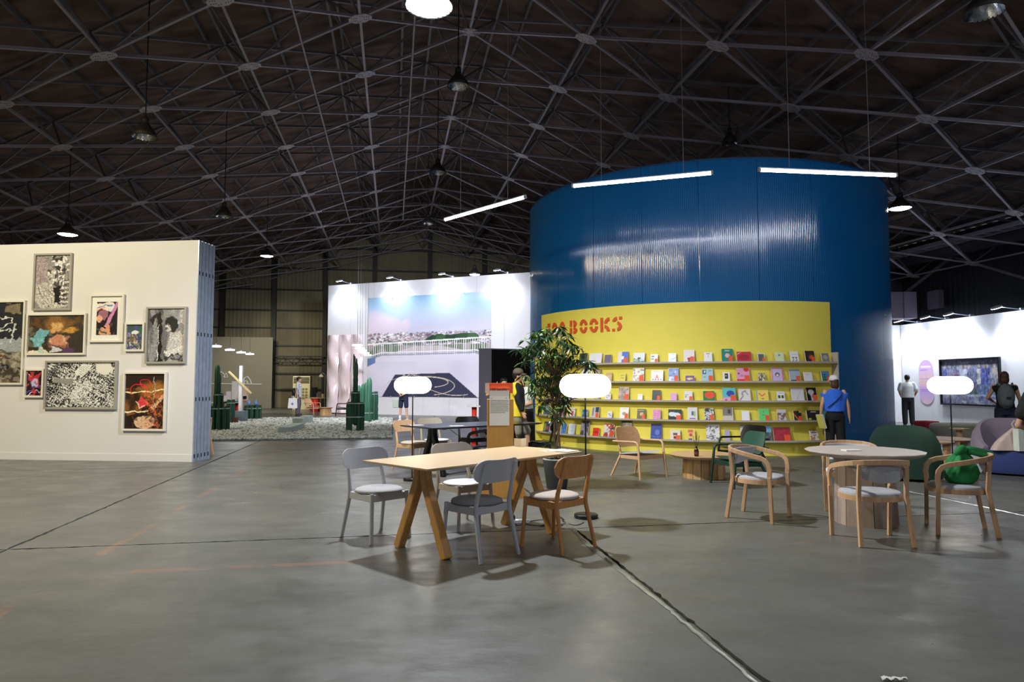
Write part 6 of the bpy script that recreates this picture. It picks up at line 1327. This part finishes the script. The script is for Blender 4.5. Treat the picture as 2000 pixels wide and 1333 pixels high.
def cable(pts, label, r=.004):
    w = MB(); P = [Vector(p) for p in pts]; Q = []
    for i in range(len(P)-1):
        p0, p1, p2, p3 = P[max(i-1, 0)], P[i], P[i+1], P[min(i+2, len(P)-1)]
        for k in range(8):
            t_ = k/8; Q.append(.5*((2*p1)+(p2-p0)*t_+(2*p0-5*p1+4*p2-p3)*t_*t_+(3*p1-p0-3*p2+p3)*t_**3))
    w.tube(Q+[P[-1]], r, 6); return tag(w.build('power_cable', M_BLK, None), label, 'cable')
def gz(px, py, z=.006): return G(px, py, z)
t = thing('power_strip', 'white power strip on the floor under the trestle table', 'power strip', G(1009, 1023), .15)
w = MB(); w.box((0, 0, .02), (.26, .05, .035)); w.build('body', M_WHITE, t, bevel=.005)
w = MB(); w.lathe((-.03, 0, .037), [(.018, 0), (.016, .03), (.007, .055)], 12); w.build('plug', M_BLK, t)
for k in range(4): w = MB(); w.box((-.08+.055*k, 0, .039), (.03, .03, .003)); w.build('socket', M_GREYP, t)
cable([gz(1003, 1018, .06), gz(998, 1010), gz(1010, 1026), gz(1040, 1018), gz(1062, 1016), gz(1075, 1022), gz(1055, 1028), gz(1100, 1027)], 'looping black cable beside the white power strip')
cable([gz(1022, 1024), gz(1050, 1027), gz(1085, 1026), gz(1104, 1023), gz(1100, 1019)], 'straight black cable from the power strip to the floor tape')
cable([gz(1098, 1018), gz(1115, 1025), gz(1128, 1026), gz(1140, 1021)], 'short black cable leading to the lamp base')
t = thing('wall_adaptor', 'small white power adaptor on the floor left behind the table', 'adaptor', G(851, 927), .1)
w = MB(); w.box((0, 0, .02), (.14, .07, .04)); w.build('body', M_WHITE, t, bevel=.006)
w = MB(); w.tube([(.07, 0, .015), (.12, .02, .008), (.2, .01, .006)], .005, 6); w.build('lead', M_BLK, t)
cable([gz(862, 930), gz(885, 925), gz(905, 922), gz(935, 919), gz(970, 915)], 'black cable along the floor under the far chairs')
o = MB(); o.box((0, 0, .015), (.13, .05, .03)); tag(o.build('white_adaptor', M_WHITE, None, G(1775, 936), .1, bevel=.004), 'white adaptor on the floor at the foot of the green pod', 'adaptor')
cable([gz(1783, 938), gz(1795, 943), gz(1808, 939), gz(1815, 944)], 'tangled black cable at the foot of the green pod')
w = MB(); rr = random.Random(2)
w.slab(lambda u, v, s_: Vector((-.06+.12*u, -.015+.03*v*(1-u*.6), .004+.012*math.sin(u*9+v*3)**2+(.001 if s_ else 0))), 12, 4); tag(w.build('paper_scrap', M_PAPER, None, G(1745, 1329)), 'crumpled white paper scrap at the bottom photo edge', 'paper')

# ------------------------------------------------------------------ people
M_SKIN = mat('skin', 'C89878', .55, var=.05, scale=10); M_HAIRB = mat('hair_black', '15110F', .45, var=.3, scale=60, stretch=(1, 1, .15)); M_HAIRR = mat('hair_brown', '4A2E20', .5, var=.3, scale=60, stretch=(1, 1, .15))
M_EYE = mat('eye_dark', '141010', .3); M_LIP = mat('lips', 'A05C50', .5)
def remesh(o, vox, sm=4):
    r = o.modifiers.new('r', 'REMESH'); r.mode = 'VOXEL'; r.voxel_size = vox; r.use_smooth_shade = True
    s = o.modifiers.new('s', 'SMOOTH'); s.factor = .5; s.iterations = sm
def limb(w, pts, rs, seg=12):
    P = []; R = []
    for i in range(len(pts)-1):
        a, b = Vector(pts[i]), Vector(pts[i+1]); n = 5
        for k in range(n): f = k/n; P.append(a.lerp(b, f)); R.append(rs[i]+(rs[i+1]-rs[i])*f)
    P.append(Vector(pts[-1])); R.append(rs[-1]); w.tube(P, R, seg)
    for p, r in zip(pts, rs): w.ell(p, (r, r, r), 10, 7)
def torso(w, secs, n=22, lean=0.0):
    rings = [[Vector((rx*math.cos(2*PI*k/n), cy+ry*math.sin(2*PI*k/n), z)) for k in range(n)] for z, rx, ry, cy in secs]; w.loft(rings)
POSE = dict(shL=(-.175, 0, 1.39), shR=(.175, 0, 1.39), elL=(-.225, -.02, 1.11), elR=(.225, -.02, 1.11), wrL=(-.24, .04, .87), wrR=(.24, .04, .87), hpL=(-.09, 0, .90), hpR=(.09, 0, .90), knL=(-.10, .02, .49), knR=(.10, .02, .49), anL=(-.105, -.02, .09), anR=(.105, -.02, .09))
def human(name, label, loc, rz, H=1.65, pose=None, shirt=None, trousers=None, shoes=None, hair=None, sleeve=.45, head_yaw=0., trouser_len=1.0, fem=False, vox=.011, loose=.02, fingers=True, top_len=.88, group=None, cap=None, long_hair=False, trw=.02, bare_arms=True, head_tilt=0.):
    s = H/1.70; p = dict(POSE); p.update(pose or {}); p = {k: Vector(v)*s for k, v in p.items()}
    t = thing(name, label, 'person', loc, rz, group); f_ = .92 if fem else 1.0
    w = MB()
    torso(w, [(z*s, rx*s*f_, ry*s, cy*s) for z, rx, ry, cy in ((.84, .12, .09, 0), (.90, .155, .11, -.005), (.97, .15, .105, 0), (1.06, .13, .095, .005), (1.18, .145, .105, .005), (1.30, .165, .11, 0), (1.38, .155, .09, -.005), (1.43, .09, .065, -.01), (1.46, .055, .055, -.005))])
    hc = Vector((0, .02, 1.585))*s; Rh = Matrix.Rotation(head_yaw, 3, 'Z')@Matrix.Rotation(head_tilt, 3, 'X')
    limb(w, [(0, -.01*s, 1.42*s), (0, .005*s, 1.52*s)], [.056*s, .05*s])
    w.ell(hc, (.075*s, .094*s, .112*s), 20, 14, Rh); w.ell(hc+Rh@Vector((0, .03, -.055))*s, (.052*s, .06*s, .06*s), 14, 9, Rh)
    w.ell(hc+Rh@Vector((0, .098, -.015))*s, (.013*s, .018*s, .026*s), 8, 6, Rh)
    for q in (-1, 1): w.ell(hc+Rh@Vector((q*.076, -.005, -.01))*s, (.010*s, .018*s, .030*s), 8, 6, Rh)
    for S_ in 'LR':
        q = -1 if S_ == 'L' else 1
        sh, el, wr = p['sh'+S_], p['el'+S_], p['wr'+S_]
        limb(w, [sh, el, wr], [.052*s*f_, .040*s*f_, .026*s])
        d = (wr-el).normalized(); sd = d.cross(Vector((1, 0, 0))).normalized()  # palm plane across
        side = Vector((0, 1, 0))-d*d.y; side = side.normalized() if side.length > .2 else Vector((0, 0, 1))
        pn = d.cross(side).normalized()
        palm = wr+d*.045*s; Rm = Matrix((pn, side, d)).transposed()
        w.ell(palm, (.016*s, .036*s, .050*s), 10, 8, Rm)
        if fingers:
            curl = pn*(q*-1)
            for k in range(4):
                b0 = wr+d*.080*s+side*(.026-.0175*k)*s; L = (.065, .074, .070, .055)[k]*s
                w.tube([b0-d*.02*s, b0+d*L*.4, b0+d*L*.75+curl*.010*s, b0+d*L*.95+curl*.022*s], [.0095*s, .009*s, .008*s, .006*s], 7)
            b0 = wr+d*.03*s+side*.03*s; w.tube([b0-side*.01*s, b0+side*.022*s+d*.025*s, b0+side*.026*s+d*.055*s+curl*.008*s], [.011*s, .0095*s, .007*s], 7)
        hp, kn, an = p['hp'+S_], p['kn'+S_], p['an'+S_]
        limb(w, [hp, kn, kn+(an-kn)*.35-Vector((0, .012*s, 0)), an], [.082*s, .052*s, .050*s, .034*s])
        w.ell(an+Vector((0, .05, -.055))*s, (.040*s, .11*s, .033*s), 12, 8)
    body = w.build('body', M_SKIN, t); remesh(body, vox)
    for q in (-1, 1):
        w = MB(); w.ell(hc+Rh@Vector((q*.028, .088, .008))*s, (.010*s, .007*s, .006*s), 8, 6); w.build('eye', M_EYE, t)
    w = MB(); w.ell(hc+Rh@Vector((0, .088, -.058))*s, (.020*s, .008*s, .006*s), 8, 6); w.build('mouth', M_LIP, t)
    if trousers:
        w = MB(); torso(w, [(z*s, rx*s*f_, ry*s, cy*s) for z, rx, ry, cy in ((.80, .155+trw*.3, .115+trw*.3, 0), (.90, .172, .127, -.005), (1.00, .158, .115, 0), (1.05, .145, .107, 0))])
        for S_ in 'LR':
            hp, kn, an = p['hp'+S_], p['kn'+S_], p['an'+S_]
            if trouser_len >= 1: limb(w, [hp, kn, an+Vector((0, -.005, .02))*s], [(.092+trw*.3)*s, (.062+trw)*s, (.048+trw)*s])
            else: limb(w, [hp, hp.lerp(kn, trouser_len*2 if trouser_len < .5 else .95)], [(.086+trw*.3)*s, (.070+trw*.5)*s])
        remesh(w.build('trousers', trousers, t), .013, 3)
    if shirt:
        w = MB(); L_ = loose
        torso(w, [(z*s, rx*s*f_, ry*s, cy*s) for z, rx, ry, cy in ((top_len, .162+L_, .115+L_, 0), (.97, .160+L_, .115+L_, 0), (1.08, .146+L_, .108+L_, .003), (1.2, .158+L_*.8, .115+L_*.8, .003), (1.31, .178+L_*.5, .12+L_*.4, 0), (1.39, .172+L_*.2, .10, -.005), (1.435, .10, .074, -.008), (1.452, .066, .062, -.006))])
        for S_ in 'LR':
            sh, el, wr = p['sh'+S_], p['el'+S_], p['wr'+S_]
            if sleeve > 0:
                if sleeve <= 1: limb(w, [sh, sh.lerp(el, sleeve)], [(.066+L_*.3)*s, (.060+L_*.6)*s])
                else: limb(w, [sh, el, wr.lerp(el, .1)], [.068*s, .052*s, .038*s])
            elif sleeve < 0: torso(w, [(zz*s, rx*s, ry*s, 0) for zz, rx, ry in ((1.0, .20, .13), (1.12, .215, .125), (1.25, .245, .11), (1.335, .275, .075), (1.36, .27, .055), (1.385, .21, .055), (1.41, .13, .06))])
            else: limb(w, [sh*0.97, sh*.985], [.064*s, .060*s])
        remesh(w.build('shirt', shirt, t), .012, 3)
    if shoes:
        for S_ in 'LR':
            an = p['an'+S_]; w = MB(); w.ell(an+Vector((0, .055, -.048))*s, (.047*s, .135*s, .042*s), 14, 9); w.ell(an+Vector((0, -.02, -.02))*s, (.042*s, .055*s, .05*s), 12, 8); w.box(an+Vector((0, .045, -.077))*s, (.085*s, .27*s, .022*s))
            remesh(w.build('shoe', shoes, t), .010, 2)
    if hair:
        w = MB(); w.ell(hc+Rh@Vector((0, -.018, .022))*s, (.086*s, .098*s, .108*s), 18, 12, Rh)
        w.ell(hc+Rh@Vector((0, .035, .07))*s, (.074*s, .062*s, .045*s), 14, 9, Rh)
        if long_hair: w.ell(hc+Rh@Vector((0, -.035, -.05))*s, (.088*s, .075*s, .115*s), 16, 10, Rh)
        remesh(w.build('hair', hair, t), .012, 2)
    if cap:
        w = MB(); w.lathe((0, 0, 0), [(.094, 0), (.095, .03), (.088, .07), (.06, .105), (.02, .118)], 24); k = Rh; w.v = [tuple(hc+k@Vector((v[0], v[1]*1.08-.005, v[2]+.035))*s) for v in w.v]; cpo = w.build('cap', cap, t)
        w = MB(); w.slab(lambda u, v, s_: hc+Rh@Vector(((u*2-1)*(.072-.012*v), .085+.085*v*(1-.35*(u*2-1)**2)-.02*abs(u*2-1), .045-.012*v-.02*(u*2-1)**2+(.006 if s_ else 0)))*s, 12, 6); w.build('peak', cap, cpo)
    return t
M_BLUE = mat('royal_blue_cloth', '2A66D8', .8, var=.1, scale=6); M_BT = mat('black_cloth', '0E0F12', .85, var=.2, scale=10); M_WT = mat('white_cloth', 'D4D6D6', .85, var=.06, scale=12); M_DG2 = mat('charcoal_cloth', '26272C', .85, var=.15, scale=10); M_NV = mat('navy_cloth', '171E38', .85, var=.15, scale=10); M_SNK = mat('white_sneaker', 'DCE0E4', .6)

# woman in blue by the book wall
wp_ = G(1634, 898)
t = human('person', 'person in blue sleeveless top and white cap at the right end of the book wall', (wp_.x, 12.75, 0), zr(.25, .97), 1.53, dict(wrL=(-.27, .03, .86), elL=(-.25, -.02, 1.11), elR=(.25, 0, 1.11), wrR=(.275, .03, .87)), M_BLUE, M_BT, M_SNK, M_HAIRR, sleeve=-1, head_yaw=.35, fem=True, cap=mat('white_cap', 'E4DCDC', .8), loose=.035, top_len=.99, long_hair=True, trw=.03)
w = MB(); w.tube([(-.16, -.13, 1.06), (-.02, -.155, 1.18), (.08, -.14, 1.28), (.13, -.07, 1.34)], .012, 6); w.v = [tuple(Vector(v)*.9) for v in w.v]; w.build('bag_strap', M_NV, t)
bk = thing('magazine', 'yellow edged magazine held by the person in blue', 'magazine', (wp_.x-.27, 12.72, .60), .3)
w = MB(); w.box((0, 0, .1), (.03, .16, .26), R=Matrix.Rotation(-.3, 3, 'Y')); w.build('pages', M_PAPER, bk); w = MB(); w.box((-.018, 0, .1), (.004, .16, .26), R=Matrix.Rotation(-.3, 3, 'Y')); w.build('cover', mat('mag_yellow', 'C8C060', .5), bk)

# white shirt man looking at the gallery wall
human('person', 'black haired person in white T-shirt standing by the gallery corner, back turned', G(1775, 750+1866/22.8), zr(.35, .95), 1.70, dict(elL=(-.24, .0, 1.13), wrL=(-.19, .14, 1.0), elR=(.26, -.02, 1.13), wrR=(.19, .12, .93)), M_WT, M_DG2, M_BLK, M_HAIRB, sleeve=.7, loose=.045, top_len=.93, trw=.03)
# backpack woman
pb = G(1968, 750+1866/13.6)
t = human('person', 'person with brown bob and grey backpack facing the big painting', pb, zr(.5, .86), 1.64, dict(elL=(-.30, .02, 1.16), wrL=(-.20, .16, 1.08), elR=(.25, .0, 1.10), wrR=(.25, .05, .86)), M_BT, M_NV, M_BLK, M_HAIRR, sleeve=0, fem=True, long_hair=True, top_len=.95, trw=.05)
bp_ = thing('backpack', 'grey backpack worn by the person before the painting', 'backpack', (pb.x-.105, pb.y-.175, .95), zr(.5, .86))
w = MB(); w.ell((0, 0, .20), (.15, .10, .25), 16, 12); w.ell((0, -.05, .12), (.12, .08, .13), 14, 9); o = w.build('sack', mat('backpack_grey', '5C6468', .7, var=.2, scale=20), bp_); remesh(o, .014, 2)
for q in (-1, 1): w = MB(); w.tube([(q*.09, .02, .42), (q*.12, .10, .46), (q*.13, .16, .42)], .016, 8); w.build('strap', mat('backpack_strap', '6C7880', .7), bp_)
w = MB(); w.box((.03, -.135, .17), (.07, .02, .05)); w.build('patch', M_BLK, bp_)
# person cut by the right photo edge
human('person', 'person in black T-shirt and trousers cut by the right photo edge', (4.70, 6.05, 0), zr(1, -.1), 1.58, dict(shR=(.175, 0, 1.38), elR=(.22, -.16, 1.08), wrR=(.20, .05, .97), elL=(-.22, -.10, 1.1), wrL=(-.12, .14, 1.0)), M_BT, M_BT, M_BLK, M_HAIRB, sleeve=.62, loose=.03, vox=.010, trw=.04)
# man with cap and yellow shirt
pc = (0.10, 12.85, 0)
t = human('person', 'person in olive cap and yellow shirt walking right behind the sign', pc, zr(1, -.15), 1.66, dict(shR=(.17, -.02, 1.39), elR=(.21, .03, 1.12), wrR=(.22, .13, .90), anL=(-.10, .22, .09), knL=(-.10, .18, .50), anR=(.10, -.22, .12), knR=(.10, .02, .49)), mat('yellow_cloth', 'E4CC2A', .8, var=.08), mat('khaki_cloth', '8A8474', .85), M_BLK, M_HAIRB, sleeve=.5, loose=.035, top_len=.80, trouser_len=.7, cap=mat('olive_cap', '5E5446', .8), trw=.03)
w = MB(); limb(w, [(.175, .02, 1.38), (.215, .05, 1.12), (.225, .12, .95)], [.078, .068, .052]); w.ell((.13, .06, 1.27), (.10, .10, .16)); w.ell((.12, .08, 1.08), (.09, .09, .17)); w.v = [tuple(Vector(v)*.976) for v in w.v]; remesh(w.build('black_overshirt', M_BT, t), .013, 3)
w = MB(); w.tube([(.076, .04, 1.60), (.05, .10, 1.59), (.0, .115, 1.59), (-.05, .10, 1.59), (-.076, .04, 1.60)], .004, 6); w.v = [tuple(Vector(v)*.976) for v in w.v]; w.build('glasses', M_BLK, t)
# woman with raised arm hidden behind him
human('person', 'dark haired person in black with raised hand and wrist watch behind the sign', (-.18, 14.6, 0), zr(.3, -1), 1.52, dict(elR=(.42, .05, 1.30), wrR=(.25, .06, 1.50), elL=(-.25, .02, 1.12)), M_BT, M_BT, M_BLK, M_HAIRB, sleeve=.5, fem=True, long_hair=True, trw=.04)
# staff in white shirt
t = human('person', 'fair haired person in white shirt and black skirt standing behind the tree', (.30, 13.9, 0), zr(-.75, -.45), 1.56, dict(elR=(.23, .04, 1.1), wrR=(.05, .22, 1.03), elL=(-.23, .04, 1.1), wrL=(-.05, .22, 1.02)), M_WT, M_BT, M_BLK, mat('hair_fair', '8C8A4C', .5), sleeve=.55, fem=True, long_hair=True, top_len=.98, trw=.05)
w = MB(); w.tube([(-.05, .10, 1.30), (0, .145, 1.1), (.05, .10, 1.30)], .008, 6); w.build('lanyard', M_NV, t)
w = MB(); w.loft([[Vector((rx*math.cos(2*PI*k/20), ry*math.sin(2*PI*k/20), z)) for k in range(20)] for z, rx, ry in ((.12, .20, .17), (.6, .18, .15), (.90, .15, .12))]); w.build('skirt', M_BT, t)
# man with white bag
pm2 = G(582, 812.5)
t = human('person', 'person in checked shirt and grey trousers holding a white bag beside the pebbles', pm2, zr(1, .1), 1.70, dict(elL=(-.22, -.03, 1.11), elR=(.22, -.04, 1.11), wrR=(.23, .0, .86)), None, mat('grey_cloth', '5E5C64', .85), M_BLK, M_HAIRB, trw=.03, vox=.013, head_tilt=0)
ck = bpy.data.materials.new('check_cloth'); ck.use_nodes = True; nt = ck.node_tree; bs = nt.nodes['Principled BSDF']; bs.inputs['Roughness'].default_value = .9
tc = nt.nodes.new('ShaderNodeTexCoord'); br = nt.nodes.new('ShaderNodeTexBrick'); br.offset = 0; br.inputs['Scale'].default_value = 9; br.inputs['Color1'].default_value = (*lin('E4E4E6'), 1); br.inputs['Color2'].default_value = (*lin('C8D0D8'), 1); br.inputs['Mortar'].default_value = (*lin('6E7480'), 1); br.inputs['Mortar Size'].default_value = .05; br.inputs['Brick Width'].default_value = .5; br.inputs['Row Height'].default_value = .5
mp = nt.nodes.new('ShaderNodeMapping'); mp.inputs['Rotation'].default_value = (PI/2, 0, PI/2); nt.links.new(tc.outputs['Object'], mp.inputs[0]); nt.links.new(mp.outputs[0], br.inputs['Vector']); nt.links.new(br.outputs[0], bs.inputs['Base Color'])
w = MB(); torso(w, [(z, rx, ry, cy) for z, rx, ry, cy in ((.80, .185, .145, 0), (.97, .18, .14, 0), (1.15, .17, .13, .01), (1.31, .185, .13, 0), (1.39, .175, .10, -.005), (1.44, .09, .07, -.005))])
for q in (-1, 1): limb(w, [(q*.175, 0, 1.39), (q*.21, -.02, 1.17)], [.075, .075])
remesh(w.build('shirt', ck, t), .013, 3)
w = MB(); w.ell((0, -.18, 1.02), (.13, .09, .2)); w.build('dark_satchel', M_BLK, t)
bg = thing('carrier_bag', 'white carrier bag held by the person in the checked shirt', 'bag', (pm2.x-.16, pm2.y-.26, .33), .1)
w = MB(); w.prism([(-.20, 0, 0), (.20, 0, 0), (.18, 0, .44), (-.16, 0, .44)], (0, -.05, 0), (0, .05, 0)); w.build('sack', M_WHITE, bg, bevel=.01)
for y in (-.03, .03): w = MB(); w.tube([(-.06, y, .43), (-.04, y, .53), (.03, y, .55), (.07, y, .43)], .008, 6); w.build('handle', M_GREYP, bg)
w = MB(); w.lathe((0, 0, 0), [(.05, 0), (.05, .004)], 20); w.v = [(v[0], -.051-v[2], v[1]+.2) for v in w.v]; w.build('round_mark', mat('bag_blue', '8090C0', .6), bg)
# person hidden behind the left lamp
pl_ = G(788, 823.5)
t = human('person', 'person in navy shorts and white sneakers standing behind the farthest left lamp', pl_, zr(-.3, -1), 1.66, dict(elR=(.20, .06, 1.12), wrR=(.06, .20, 1.02), elL=(-.22, .04, 1.12), wrL=(-.05, .22, 1.0), anL=(-.16, .02, .09), knL=(-.13, .03, .49), anR=(.15, -.02, .09), knR=(.13, .0, .49)), M_NV, M_NV, M_SNK, M_HAIRB, sleeve=.6, trouser_len=.40, trw=.035, cap=mat('sage_cap', '8C9484', .8), vox=.012)
for S_, q in (('L', -1), ('R', 1)): w = MB(); w.tube([(q*.15, -.01, .10), (q*.145, -.01, .22)], .045, 10); w.build('sock', M_SNK, t)
w = MB(); w.tube([(-.06, .12, 1.30), (0, .165, 1.05), (.06, .12, 1.30)], .012, 6); w.build('lanyard', mat('pink_cord', 'D890B0', .6), t)
o = MB(); o.box((0, 0, .16), (.28, .1, .32)); tag(o.build('document_bag', mat('sage_case', '9CA498', .7), None, (pl_.x-.28, pl_.y+.1, .50), .2, bevel=.02), 'pale sage case hanging beside the person in navy shorts', 'bag')
